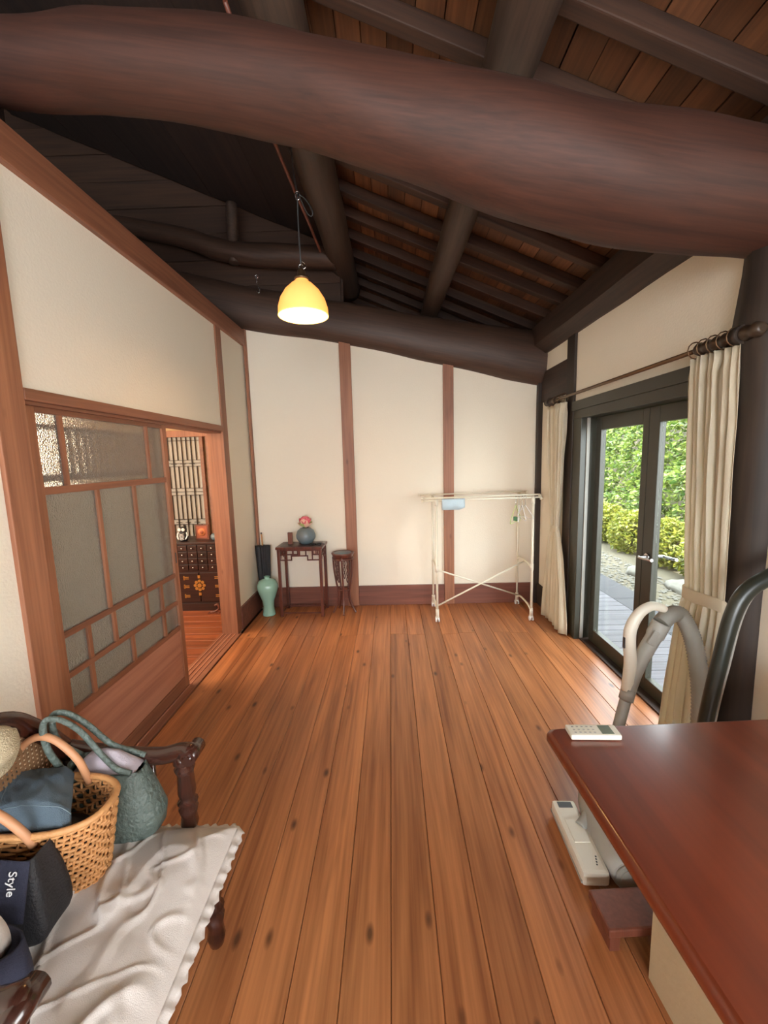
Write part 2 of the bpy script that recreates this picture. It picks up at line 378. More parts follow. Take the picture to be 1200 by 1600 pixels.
# ---------------------------------------------------------------- right wall
b = bmn(); Xo = XR+.16
box(b, XR, Xo, -3.0, 1.66, -.02, 2.62); box(b, XR, Xo, 1.7, 3.40, 1.86, 2.62); box(b, XR, Xo, 3.34, YB+.1, -.02, 2.62)
wr = struct('wall_right', b, 'plaster')
bx('post', 'dark', wr, XR-.02, XR+.1, 3.335, 3.475, 0, 2.46, .004)
bx('tie_beam', 'darky', wr, XR-.012, XR+.05, 3.475, 4.09, 1.985, 2.265, .004)
# big rough pillar
b = bmn()
pts = [(XR+.03, 1.69, z) for z in np.linspace(-.0, 2.55, 22)]
rr = [.105+.012*noise.noise(Vector((0, z*1.7, 5)))+(.02*math.exp(-((z-1.95)/.12)**2) if z > 1.7 else 0) for z in np.linspace(0, 2.55, 22)]
beamcurve(b, pts, rr, 8, jitter=.08, up=(1, 1, 0)); obj('pillar', b, 'dark', wr, label='thick dark rough-hewn pillar')
# wall plate: a crooked squared log
b = bmn(); ys = np.linspace(-3, 4.6, 44)
rings = []
for y in ys:
    w = .018*noise.noise(Vector((y*1.6, 1, 0))); w2 = .02*noise.noise(Vector((y*1.2, 4, 0)))
    q = [(XR-.115+w2, 2.49+w), (XR-.115+w2, 2.66), (XR+.14, 2.68), (XR+.14, 2.43+w), (XR-.02, 2.42+w)]
    rings.append([b.verts.new((x_, y, z_)) for x_, z_ in q])
for r0, r1 in zip(rings, rings[1:]):
    for k in range(5): b.faces.new((r0[k], r0[(k+1) % 5], r1[(k+1) % 5], r1[k]))
b.faces.new(rings[0]); b.faces.new(rings[-1]); obj('wall_plate', b, 'darky', wr, label='dark crooked wall plate log')
br = sempty('baseboard_right', (XR, 0, 0)); bx('board', 'dark', br, -.02, .01, 3.475, YB, 0, .205)

# glazed double door
d2 = sempty('door_2', (1.56, 2.53, 0)); d2['label'] = 'dark framed glazed double door to the garden deck'
def p2(nm, x0, x1, y0, y1, z0, z1, mat='frame', par=None, bev=.003, lab=None):
    return bx(nm, mat, par or d2, x0-1.56, x1-1.56, y0-2.53, y1-2.53, z0, z1, bev, label=lab)
p2('jamb', 1.458, 1.63, 3.20, 3.333, 0, 1.765); p2('jamb', 1.458, 1.63, 1.79, 1.86, 0, 1.765); p2('head', 1.455, 1.63, 1.79, 3.335, 1.765, 1.885)
p2('head_trim', 1.44, 1.50, 1.79, 3.335, 1.83, 1.90); p2('threshold', 1.50, 1.66, 1.79, 3.335, -.09, .012, 'darky')
p2('door_stop', 1.50, 1.525, 3.19, 3.20, .012, 1.765, 'grey_pl', lab='pale metal strip along the jamb')
def leaf(y0, y1, ga, gb, z0, z1):
    e = bpy.data.objects.new('door_leaf', None); COL.objects.link(e); e.parent = d2; e.location = (0.02, 0, 0)
    def q(nm, ya, yb, za, zb, th=.04, mat='frame'): return bx(nm, mat, e, -th/2, th/2, ya-2.53, yb-2.53, za, zb, .004)
    q('stile', y0, ga, .012, 1.762); q('stile', gb, y1, .012, 1.762); q('top_rail', ga, gb, z1, 1.762); q('bottom_rail', ga, gb, .012, z0)
    q('pane', ga, gb, z0, z1, .006, 'glass'); return e
LF = leaf(2.535, 3.172, 2.595, 3.10, .115, 1.667); LN = leaf(1.865, 2.53, 1.93, 2.435, .095, 1.667)
def handle(par, y, d, side, mat):
    b = bmn(); x = -.02 if side < 0 else .02
    beamcurve(b, smoothpts([(x, y, .86), (x+side*.05, y, .86), (x+side*.055, y+d*.03, .86), (x+side*.052, y+d*.12, .868)], 5), .009, 8)
    beamcurve(b, [(x, y, .86), (x+side*.012, y, .86)], .022, 10)
    obj('handle', b, mat, par)
handle(LN, 2.475-2.53, -1, -1, 'chrome'); handle(LF, 2.565-2.53, 1, 1, 'dkgrey'); handle(LN, 2.475-2.53, -1, 1, 'chrome')

# ---------------------------------------------------------------- rear wall with an added window for the fill light, behind the camera
b = bmn()
box(b, -1.5, -1.3, -3.12, -3, -.02, 2.62); box(b, -1.3, 1.1, -3.12, -3, -.02, .6); box(b, 1.1, 1.62, -3.12, -3, -.02, 2.62); box(b, -1.3, 1.1, -3.12, -3, 2.45, 2.62)
struct('wall_rear', b, 'plaster')
w1 = sempty('added_rear_window', (0, -3.0, 0))  # unseen frame added around the rear fill light
for xa in (-1.3, -.12, 1.05): bx('mullion', 'post', w1, xa, xa+.05, -.08, -.02, .6, 2.45)
bx('sill', 'railx', w1, -1.3, 1.1, -.1, 0, .58, .62)

w4 = sempty('added_side_window', (XR, -.6, 0))  # unseen frame added around the side fill light, no opening behind it
for ya, yb, za, zb in ((-.87, -.8, .65, 2.25), (.8, .87, .65, 2.25), (-.87, .87, .58, .65), (-.87, .87, 2.25, 2.32)): bx('frame', 'dark', w4, -.05, .0, ya, yb, za, zb)
# ---------------------------------------------------------------- ceiling: roof boards, rafters, logs
def zr(x): return 2.775+.42*(1.45-x)
ang = math.atan(.42)
b = bmn(); x0, x1 = -3.5, 2.3
vs = [(x0, -3.2, zr(x0)+.03), (x1, -3.2, zr(x1)+.03), (x1, 6.2, zr(x1)+.03), (x0, 6.2, zr(x0)+.03)]
lo = [b.verts.new(v) for v in vs]; up = [b.verts.new((v[0], v[1], v[2]+.12)) for v in vs]
b.faces.new(lo); b.faces.new(up)
for k in range(4): b.faces.new((lo[k], lo[(k+1) % 4], up[(k+1) % 4], up[k]))
ceil = struct('ceiling', b, 'attic')
bw = .118; n = 0; x = -3.45; rb = random.Random(5)
me_b = []
for l_ in (4.6, 4.8):
    b = bmn(); box(b, -bw/2/math.cos(ang)+.0025, bw/2/math.cos(ang)-.0025, -l_/2+.002, l_/2-.002, -.006, .01, .0015)
    me = bpy.data.meshes.new('board'); bmesh.ops.recalc_face_normals(b, faces=b.faces); b.to_mesh(me); b.free(); me.materials.append(M['board']); me_b.append(me)
while x < 2.2:
    dz = rb.uniform(-.003, .003)
    link_mesh('board', me_b[0], ceil, (x, -3.2+2.3, zr(x)+.012+dz), rot=(0, ang, 0)); link_mesh('board', me_b[1], ceil, (x, 1.4+2.4, zr(x)+.012+dz), rot=(0, ang, 0)); x += bw
# rafters across, sloping to the right
Lr = 5.7/math.cos(ang); b = bmn(); box(b, -Lr/2, Lr/2, -.033, .033, -.075, 0, .006)
bmesh.ops.recalc_face_normals(b, faces=b.faces); mr_ = bpy.data.meshes.new('rafter'); b.to_mesh(mr_); b.free(); mr_.materials.append(M['raft'])
y = -2.9
while y < 6.1:
    xm = -.6; link_mesh('rafter', mr_, ceil, (xm, y+rb.uniform(-.015, .015), zr(xm)+.004), rot=(rb.uniform(-.02, .02), ang, rb.uniform(-.006, .006))); y += .325
def log(name, pts, rad, mat, seg=18, jitter=.1, label=None, squash=1, n=7):
    b = bmn(); P = smoothpts(pts, n)
    R = [rad[0] if not isinstance(rad, list) else np.interp(i/(len(P)-1), np.linspace(0, 1, len(rad)), rad) for i in range(len(P))]
    beamcurve(b, P, [float(r) for r in R], seg, jitter=jitter, squash=squash)
    c = P[len(P)//2]; bmesh.ops.translate(b, verts=b.verts, vec=-c)
    d = P[-1]-P[0]; q = Vector((1, 0, 0)).rotation_difference(d.normalized()) if abs(d.x) > abs(d.y) else Vector((0, 1, 0)).rotation_difference(d.normalized())
    bmesh.ops.rotate(b, verts=b.verts, cent=(0, 0, 0), matrix=q.to_matrix().inverted())
    o = obj(name, b, mat, ceil, c, label=label); o.rotation_euler = q.to_euler(); return o
# big crooked beam in front, from pixel-measured bottom/top heights in the plane Y = 1.70
fb = [(-2.6, 3.07, 3.30), (-1.45, 2.865, 3.20), (-1.05, 2.82, 3.22), (-.66, 2.76, 3.18), (-.29, 2.68, 3.08), (.10, 2.551, 2.98), (.5, 2.41, 2.89), (.88, 2.305, 2.80), (1.22, 2.258, 2.73), (1.5, 2.214, 2.68), (1.75, 2.18, 2.63)]
P, R = [], []
for X, zb_, zt in fb:
    k = 1.70/1.75; zc = 1.5+((zb_+zt)/2-1.5)*k; e = math.atan2(zc-1.5, 1.7)
    P.append((X*k, 1.70, zc)); R.append((zt-zb_)*k/2*math.cos(e)*.99)
log('beam', P, R, 'log', 24, .10, 'huge crooked smoked log crossing in front', 1, 8)
bk = [(-2.4, 3.0, 3.40), (-1.25, 2.735, 3.13), (-.45, 2.605, 2.98), (.5, 2.385, 2.80), (1.16, 2.215, 2.70), (1.5, 2.14, 2.64)]
log('beam', [(X, 4.10, (a+c)/2) for X, a, c in bk], [(c-a)/2 for X, a, c in bk], 'logd', 20, .05, 'dark log beam on top of the back wall', .62, 8)
log('beam', [(-2.7, 4.05, 3.75), (-1.87, 4.0, 3.55), (-1.54, 4.0, 3.44), (-1.23, 4.0, 3.38), (-.85, 4.0, 3.35), (-.45, 4.0, 3.32)], [.07, .085, .095, .1, .1, .09], 'logd', 14, .1, 'paler bowed log above the back wall')
log('purlin', [(-.47, -2.9, 3.42), (-.46, 1.2, 3.43), (-.44, 2.6, 3.38), (-.42, 3.6, 3.36), (-.40, 4.8, 3.34)], [.14, .135, .13, .12, .11], 'logy', 18, .08, 'left round purlin log')
log('purlin', [(.50, -2.9, 2.98), (.50, 1.5, 3.0), (.49, 2.5, 3.0), (.46, 3.5, 2.99), (.44, 4.8, 2.98)], [.11, .105, .1, .095, .09], 'logy', 18, .08, 'right round purlin log')
log('strut', [(-1.38, 3.98, 3.3), (-1.37, 3.98, 3.8)], [.05, .05], 'logy', 10, .05)
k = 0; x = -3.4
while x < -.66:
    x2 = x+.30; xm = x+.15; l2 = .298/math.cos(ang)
    b = bmn(); box(b, -l2/2, l2/2, -3.55, 3.55, -.006, .006, .002); o = obj('shade_board', b, 'roof_shade', ceil, (xm, .6, zr(xm)-.086-.003*(k % 2))); o.rotation_euler = (0, ang, 0); x = x2; k += 1  # dark boards added below the rafters in place of unlit roof shade
# attic walls
b = bmn(); box(b, -3.5, -.42, 4.22, 4.3, 2.9, 4.9); wa = struct('wall_attic', b, 'attic')
z = 2.95; i = 0
while z < 4.8:
    bx('board', 'attic', wa, -3.5, -.44, 4.185+.004*(i % 2), 4.225, z, z+.235, .003); z += .24; i += 1
b = bmn(); box(b, -3.6, -3.5, -3.2, 6.3, -.1, 5.1); box(b, -3.6, 2.3, 6.2, 6.3, -.1, 5.1); box(b, -3.6, 2.3, -3.25, -3.13, 2.55, 5.1); box(b, XR+.02, XR+.16, -3.2, 6.3, 2.60, 2.84); box(b, 1.5, 1.62, 4.1, 6.3, -.1, 2.7); box(b, -3.6, 1.62, -3.25, 6.3, -.35, -.15)
struct('wall_outer', b, 'attic')

# ---------------------------------------------------------------- next room seen through the opening
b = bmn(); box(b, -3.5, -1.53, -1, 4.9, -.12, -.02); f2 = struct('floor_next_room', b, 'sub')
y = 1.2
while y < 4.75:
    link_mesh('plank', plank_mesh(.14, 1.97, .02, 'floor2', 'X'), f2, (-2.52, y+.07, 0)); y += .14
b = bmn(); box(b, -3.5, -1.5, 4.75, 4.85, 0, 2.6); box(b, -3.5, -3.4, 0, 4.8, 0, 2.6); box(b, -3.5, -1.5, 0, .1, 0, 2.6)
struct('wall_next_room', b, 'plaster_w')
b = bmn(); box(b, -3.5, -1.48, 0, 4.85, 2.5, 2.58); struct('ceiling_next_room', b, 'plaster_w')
w2 = sempty('window_2', (-2.2, 4.68, 0)); w2['label'] = 'dark lattice screens over white paper in the next room'
bx('head', 'post', w2, -1.1, .75, -.03, .05, 1.80, 1.87); bx('sill', 'post', w2, -1.1, .75, -.03, .05, .55, .62)
def lattice(xa, xb, tag_):
    bx('stile', 'rail', w2, xa, xa+.04, -.02, .02, .62, 1.80); bx('stile', 'rail', w2, xb-.04, xb, -.02, .02, .62, 1.80)
    bx('pane', 'paper', w2, xa+.03, xb-.03, .012, .016, .62, 1.80, 0)
    b = bmn(); n = max(3, round((xb-xa-.08)/.055)); st = (xb-xa-.08)/n
    for k in range(1, n): 
        xx = xa+.04+k*st
        segs = [(.62, 1.80)] if k % 2 else [(.62, .80), (.86, 1.14), (1.22, 1.47), (1.54, 1.80)]
        for za, zb in segs: box(b, xx-.0028, xx+.0028, -.008, .008, za, zb)
    for zz in (.80, .86, 1.14, 1.18, 1.22, 1.47, 1.505, 1.54, 1.76):
        box(b, xa+.04, xb-.04, -.007, .007, zz-.0018, zz+.0018)
    for zz in (.83, 1.505):
        for k in range(1, n, 2): box(b, xa+.04+k*st-.03, xa+.04+k*st+.03, -.0075, .0075, zz-.009, zz-.004)
    o = obj('lattice', b, 'darky', w2); o['kind'] = 'stuff'
lattice(-1.1, -.70, 0); lattice(-.69, .08, 1); lattice(.11, .68, 2)
# medicine chest
cb = thing('drawer_chest', 'dark many-drawer chest with brass fittings in the next room', 'cabinet', (-1.97, 4.02, 0))
bx('body', 'cab', cb, -.42, .42, .0, .34, .07, .69, .004); bx('top', 'cab', cb, -.45, .45, -.02, .36, .69, .715, .004); bx('plinth', 'cab', cb, -.44, .44, -.012, .34, 0, .08, .004)
kn = None
for r in range(4):
    for c in range(8):
        x0 = -.40+c*.1; z0 = .625-r*.066
        dr = bx('drawer', 'cab', cb, x0+.004, x0+.096, -.012, .002, z0-.0, z0+.058, .003)
        b = bmn(); bmesh.ops.create_uvsphere(b, u_segments=8, v_segments=6, radius=.009)
        if kn is None: ko = obj('knob', b, 'chrome', dr, (0, -.016, 0), True); kn = ko.data
        else: b.free(); link_mesh('knob', kn, dr, (0, -.016, 0))
for x0, x1 in ((-.40, -.005), (.005, .40)):
    dd = bx('door', 'cab', cb, x0, x1, -.012, .002, .10, .40, .003)
    sx = -1 if x0 < 0 else 1; ex = sx*.16+.025-(x0+x1)/2
    for zz in (-.10, .0, .09):
        b = bmn()
        for q in (0, 1): box(b, ex-.028, ex+.028, -.011, -.006, zz-.004+q*.016, zz+.004+q*.016)
        box(b, ex-.006+sx*.02, ex+.006+sx*.02, -.011, -.006, zz-.012, zz+.03); obj('hinge', b, 'brass', dd)
b = bmn()
for k in range(8):
    a = k*PI/4; beamcurve(b, [(math.cos(a)*.045, -.014, .27+math.sin(a)*.045), (math.cos(a)*.045, -.018, .27+math.sin(a)*.045)], .0165, 10)
beamcurve(b, [(0, -.014, .27), (0, -.021, .27)], .022, 16); box(b, -.012, .012, -.02, -.014, .345, .375); box(b, -.012, .012, -.02, -.014, .165, .195)
obj('lock_plate', b, 'brass', cb, label='round brass flower lock plate')
# owl, print, jar
ow = thing('owl_figurine', 'black and white owl figurine on the dark chest', 'figurine', (-2.14, 4.10, .715))
b = bmn(); lathe(b, [(0, 0), (.035, 0), (.048, .03), (.046, .07), (.036, .1), (.038, .125), (.03, .145), (0, .15)], 18, sy=.8); obj('body', b, 'black', ow)
for s in (-1, 1):
    b = bmn(); lathe(b, [(0, .0), (.017, 0), (.017, .006), (.008, .007), (0, .004)], 14); o = obj('eye', b, 'white', ow, (s*.019, -.032, .122)); o.rotation_euler = (PI/2, 0, 0)
    b = bmn(); beamcurve(b, smoothpts([(s*.038, -.012, .09), (s*.05, -.02, .06), (s*.034, -.034, .02)], 4), [.009]*8+[.004], 8, squash=.5); obj('wing', b, 'white', ow)
    b = bmn(); beamcurve(b, [(s*.03, -.0, .14), (s*.036, 0, .165)], [.01, .002], 6); obj('ear', b, 'black', ow)
for k in range(5):
    b = bmn(); beamcurve(b, smoothpts([(-.024, -.033, .08-k*.014), (0, -.043, .074-k*.014), (.024, -.033, .08-k*.014)], 3), .003, 6); obj('breast_stripe', b, 'white', ow)
pf = thing('framed_print', 'small framed orange print leaning on the dark chest', 'picture', (-1.97, 4.16, .716))
b = bmn(); box(b, -.07, .07, -.008, .008, 0, .155, .003); obj('frame', b, 'redbrown', pf); b = bmn(); box(b, -.054, .054, -.011, -.008, .016, .14); obj('print', b, 'orange', pf)
b = bmn(); lathe(b, [(0, 0), (.042, 0), (.042, .0015), (0, .0015)], 24)
o = obj('disc', b, 'orange2', pf, (0, -.011, .078)); o.rotation_euler = (PI/2, 0, 0)
b = bmn(); lathe(b, [(0, 0), (.018, 0), (.018, .001), (0, .001)], 18); o = obj('ring', b, 'orange', pf, (0, -.0125, .078)); o.rotation_euler = (PI/2, 0, 0)
b = bmn(); lathe(b, [(0, 0), (.03, 0), (.045, .025), (.045, .05), (.028, .07), (.024, .066), (.036, .045), (.03, .01), (0, .008)], 20)
tag(obj('small_pot', b, 'slate', None, (-1.82, 4.12, .715)), 'small dark round pot at the right of the orange print', 'pot')
bs = thing('scroll_stand', 'little red-brown scroll foot on the hall floor beside the chest', 'ornament', (-1.80, 3.93, 0))
b = bmn(); beamcurve(b, smoothpts([(-.05, 0, .015), (0, 0, .02), (.04, 0, .05), (.03, 0, .09), (.0, 0, .08)], 5), .011, 8); obj('scroll', b, 'redbrown', bs); bx('base', 'redbrown', bs, -.07, .05, -.02, .02, 0, .012)

# ---------------------------------------------------------------- curtains and rod
rod = thing('curtain_rod', 'dark turned wooden curtain rod across the glass door', 'curtain rod', (1.38, 2.6, 1.94))
b = bmn(); beamcurve(b, [(0, -.7, 0), (0, .95, 0)], .011, 10); obj('pole', b, 'copper', rod, label='thin bronze middle pole')
def turned(ya, yb):
    prof = [(.014, 0)]; n = 7
    L_ = yb-ya
    for k in range(n):
        prof += [(.022, (k+.1)/n), (.03, (k+.5)/n), (.022, (k+.9)/n)]
    prof += [(.014, 1)]
    b = bmn(); beamcurve(b, [(0, ya+L_*t, 0) for r, t in prof], [r for r, t in prof], 14); return b
obj('turned_end', turned(-1.00, -.67), 'turned', rod); obj('turned_end', turned(.93, 1.1), 'turned', rod)
for yy in (-.90, 1.02):
    b = bmn(); beamcurve(b, [(.1, yy, -.0), (0, yy, 0)], .012, 8); beamcurve(b, [(0, yy-.018, 0), (0, yy+.018, 0)], .036, 14); obj('bracket', b, 'dark', rod)
def curtain(name, label, X, ytop, ytie, ybot, ztop, ztie, npl, amp):
    t = thing(name, label, 'curtain', (X, (ytop[0]+ytop[1])/2, 0)); cy = (ytop[0]+ytop[1])/2
    b = bmn(); nz, ns = 46, npl*10; rows = []; rr_ = random.Random(npl)
    ph = [rr_.uniform(-.6, .6) for _ in range(npl+2)]
    for i in range(nz+1):
        z = ztop*(1-i/nz)+.012
        def mix(z):
            if z > ztie: 
                u = (z-ztie)/(ztop-ztie); s = u**.75; return [ytie[k]+(ytop[k]-ytie[k])*s for k in (0, 1)], .55+.45*u
            u = (ztie-z)/ztie; s = min(1, u*1.1)**.6; return [ytie[k]+(ybot[k]-ytie[k])*s for k in (0, 1)], .55+.45*u
        (ya, yb), af = mix(z); row = []
        pinch = 1 if z > ztop-.07 else 0
        for j in range(ns+1):
            s = j/ns; k = s*npl; p = ph[int(k)]; a = amp*af*(.75+.4*math.sin(p*5))
            d = math.sin(2*PI*k+ (.5*math.sin(z*2.2+p*3) if not pinch else 0)); d = math.copysign(abs(d)**(.8), d)
            if pinch: a *= .8
            row.append(b.verts.new((d*a+.006*noise.noise(Vector((s*9, z*4, 1))), ya+(yb-ya)*(s+.012*math.sin(4*PI*k))-cy, z)))
        rows.append(row)
    for r0, r1 in zip(rows, rows[1:]):
        for j in range(ns): b.faces.new((r0[j], r0[j+1], r1[j+1], r1[j]))
    o = obj('drape', b, 'curtain', t, smooth=True); s_ = o.modifiers.new('s', 'SOLIDIFY'); s_.thickness = .0025
    b = bmn(); w = (ytie[1]-ytie[0])/2+.012; c0 = (ytie[0]+ytie[1])/2-cy
    rg = []
    for zz in (ztie-.028, ztie-.024, ztie+.024, ztie+.028):
        e_ = .0 if abs(zz-ztie) < .026 else -.004
        rg.append([b.verts.new((math.cos(a)*(amp*.72+.006+e_), c0+math.sin(a)*(w+e_), zz+.006*math.sin(a*2))) for a in [2*PI*k/28 for k in range(28)]])
    for a_, c_ in zip(rg, rg[1:]):
        for k in range(28): b.faces.new((a_[k], a_[(k+1) % 28], c_[(k+1) % 28], c_[k]))
    obj('tieback', b, 'curtain', t, smooth=True)
    for k in range(5):
        yy = (ytop[0]-cy)+(ytop[1]-ytop[0])*(k+.5)/5; b = bmn()
        beamcurve(b, [(math.sin(a)*.036, yy, 1.94+math.cos(a)*.036) for a in np.linspace(-PI, PI, 13)], .0025, 6, cap=False); obj('ring', b, 'copper', t)
    return t
curtain('curtain', 'ivory pleated curtain tied back at the far side of the glass door', 1.40, (3.36, 3.70), (3.44, 3.56), (3.24, 3.72), 1.895, .86, 6, .026)
curtain('curtain', 'ivory pleated curtain tied back against the dark pillar', 1.375, (1.69, 1.955), (1.665, 1.895), (1.66, 2.01), 1.895, .845, 7, .026)

# ---------------------------------------------------------------- pendant lamp
pl = thing('pendant_lamp', 'glowing bowl-shaped pendant lamp on a looped cord', 'lamp', (-.465, 2.40, 2.30))
sh = plain('lamp_shade_glass', srgb(240, 190, 120), .4, 0, .04, 12, 0, 60, (srgb(255, 172, 74), 1.0))
shi = plain('lamp_shade_inside', srgb(255, 220, 150), .4, 0, .02, 12, 0, 60, (srgb(255, 208, 100), 1.6))
b = bmn(); pr = [(.139, 0), (.137, .04), (.122, .088), (.094, .132), (.058, .166), (.036, .18), (.034, .19)]
lathe(b, pr, 36); obj('shade', b, sh, pl, smooth=True)
b = bmn(); lathe(b, [(r-.004, z+.001) for r, z in pr[:-1]], 36); o = obj('shade_lining', b, shi, pl, smooth=True)
b = bmn(); beamcurve(b, [(math.cos(a)*.1375, math.sin(a)*.1375, 0) for a in np.linspace(0, 2*PI, 37)], .0028, 6, cap=False); obj('rim', b, shi, pl)
b = bmn(); lathe(b, [(.036, .186), (.042, .19), (.04, .2), (.024, .206), (.022, .235), (.012, .245), (0, .247)], 20); obj('lamp_holder', b, 'copper', pl)
b = bmn(); beamcurve(b, [(math.sin(a)*.012, 0, .255+math.cos(a)*.014) for a in np.linspace(-PI, PI, 13)], .003, 6, cap=False); beamcurve(b, smoothpts([(.0, 0, .24), (.022, 0, .25), (.024, 0, .27), (.004, 0, .285)], 4), .003, 6); obj('hook', b, 'chrome', pl)
bb_ = plain('bulb_glow', srgb(255, 220, 160), .4, 0, 0, 5, 0, 60, (srgb(255, 200, 110), 12.0))
b = bmn(); lathe(b, [(0, .07), (.02, .078), (.03, .1), (.024, .13), (.014, .16), (.014, .19)], 18); obj('bulb', b, bb_, pl)
b = bmn(); beamcurve(b, smoothpts([(0, 0, .265), (-.004, 0, .45), (-.001, 0, .62)], 4), .004, 6); beamcurve(b, smoothpts([(-.001, 0, .62), (-.02, .02, .75), (-.035, .05, .95)], 5), .004, 6)
beamcurve(b, smoothpts([(.0, 0, .62), (.035, 0, .60), (.075, 0, .54), (.07, 0, .51), (.045, 0, .53), (.018, 0, .59), (.0, 0, .625)], 6), .003, 6)
obj('cord', b, 'dkgrey', pl)
b = bmn(); beamcurve(b, [(math.sin(a)*.012, 0, .615+math.cos(a)*.022) for a in np.linspace(-PI, PI, 13)], .0035, 6, cap=False); obj('cord_ring', b, 'chrome', pl)
lp = light('pendant_lamp_light', 'POINT', (-.465, 2.40, 2.36), 14, (1.0, .66, .34), .05)
ht = thing('ceiling_hook', 'small metal hook hanging from the dark back beam left of the lamp', 'hook', (-1.13, 3.80, 3.02))
b = bmn(); beamcurve(b, smoothpts([(0, .07, .10), (0, .0, .08), (0, 0, .02), (.02, 0, -.02), (.01, 0, -.05), (-.012, 0, -.03)], 5), .005, 6); obj('shank', b, 'chrome', ht)
b = bmn(); beamcurve(b, [(math.sin(a)*.014, 0, .085+math.cos(a)*.014) for a in np.linspace(-PI, PI, 13)], .004, 6, cap=False); obj('eye', b, 'chrome', ht)
cn = thing('cable_conduit', 'thin brown conduit running down the left purlin above the lamp', 'conduit', (-.60, 2.45, 3.3))
b = bmn(); beamcurve(b, smoothpts([(-.04, -.5, .1), (.0, 0, -.05), (.05, .8, -.09), (.06, 1.2, -.08)], 5), .011, 8); obj('tube', b, 'redbrown', cn)
b = bmn(); beamcurve(b, [(0.0, -.02, -.05), (0.006, .03, -.053)], .016, 10); obj('clip', b, 'chrome', cn)

# ---------------------------------------------------------------- side table, stand, vases
tb = thing('side_table', 'tall square rosewood side table with fretwork apron by the back wall', 'table', (-.885, 3.915, 0), rz=-.03)
b = bmn(); box(b, -.225, .225, -.135, .135, .665, .69, .006); obj('tabletop', b, 'rose', tb); b = bmn(); box(b, -.19, .19, -.10, .10, .690, .692); obj('inset_panel', b, 'cab', tb)
for sx in (-1, 1):
    for sy in (-1, 1):
        b = bmn(); x, y = sx*.2, sy*.115
        box(b, x-.0135, x+.0135, y-.0135, y+.0135, 0, .665, .003); obj('leg', b, 'rose', tb)
def fret(ax, pos, half):
    b = bmn()
    def seg(u0, u1, z0, z1):
        t = .008
        if ax == 'x': box(b, u0, u1, pos-t/2, pos+t/2, z0, z1)
        else: box(b, pos-t/2, pos+t/2, u0, u1, z0, z1)
    h = half
    seg(-h, h, .650, .665)
    seg(-h*.38, h*.38, .595, .607)
    for s in (-1, 1):
        def m(a, c, z0, z1):
            u = sorted((s*a*h, s*c*h)); seg(u[0], u[1], z0, z1)
        m(.38, .44, .555, .607); m(.38, 1, .555, .567); m(.62, .68, .567, .65); m(.68, 1, .607, .617); m(.3, .36, .607, .65); m(.0, .04, .607, .65); m(.82, .87, .617, .65)
    return b
obj('apron', fret('x', -.115, .19), 'rose', tb); obj('apron', fret('x', .115, .19), 'rose', tb); obj('apron', fret('y', -.2, .105), 'rose', tb); obj('apron', fret('y', .2, .105), 'rose', tb)
for nm, q in (('stretcher', (-.2, .2, -.12, -.11)), ('stretcher', (-.2, .2, .11, .12)), ('stretcher', (-.205, -.195, -.115, .115)), ('stretcher', (.195, .205, -.115, .115))):
    bx(nm, 'rose', tb, *q, .03, .042, .001)
st = thing('plant_stand', 'small round rosewood plant stand with curved pierced legs', 'stand', (-.487, 3.90, 0))
b = bmn(); lathe(b, [(0, .60), (.085, .60), (.092, .606), (.108, .606), (.112, .598), (.105, .585), (.1, .575), (.1, .56), (.0, .56)], 32); obj('top', b, 'rose', st); b = bmn(); lathe(b, [(0, .6005), (.082, .6005), (.082, .603), (0, .603)], 30); obj('marble_inset', b, 'slate', st)
for k in range(5):
    a = k*2*PI/5-PI/2; b = bmn(); ca, sa = math.cos(a), math.sin(a)
    P = smoothpts([(.098, .57), (.099, .45), (.085, .33), (.066, .22), (.072, .12), (.11, .03), (.125, .006)], 5)  if False else None
    P = smoothpts([(.097*ca, .097*sa, .57), (.092*ca, .092*sa, .45), (.076*ca, .076*sa, .32), (.06*ca, .06*sa, .22), (.066*ca, .066*sa, .13), (.098*ca, .098*sa, .04), (.118*ca, .118*sa, .008)], 5)
    beamcurve(b, P, [.009]*len(P), 8); obj('leg', b, 'rose', st)
    b = bmn(); a2 = a+PI/5; c2, s2 = math.cos(a2), math.sin(a2)
    for s in (-1, 1):
        beamcurve(b, [((.09-.02*t)*c2-s*math.sin(t*4*PI)*.008*s2, (.09-.02*t)*s2+s*math.sin(t*4*PI)*.008*c2, .565-t*.25) for t in np.linspace(0, 1, 22)], .0042, 6)
    obj('chain_ornament', b, 'rose', st)
b = bmn(); beamcurve(b, [(math.cos(a)*.058, math.sin(a)*.058, .235) for a in np.linspace(0, 2*PI, 25)], .006, 6, cap=False); obj('ring_stretcher', b, 'rose', st)
b = bmn(); beamcurve(b, [(math.cos(a)*.096, math.sin(a)*.096, .548) for a in np.linspace(0, 2*PI, 29)], .011, 8, cap=False); obj('apron', b, 'rose', st)
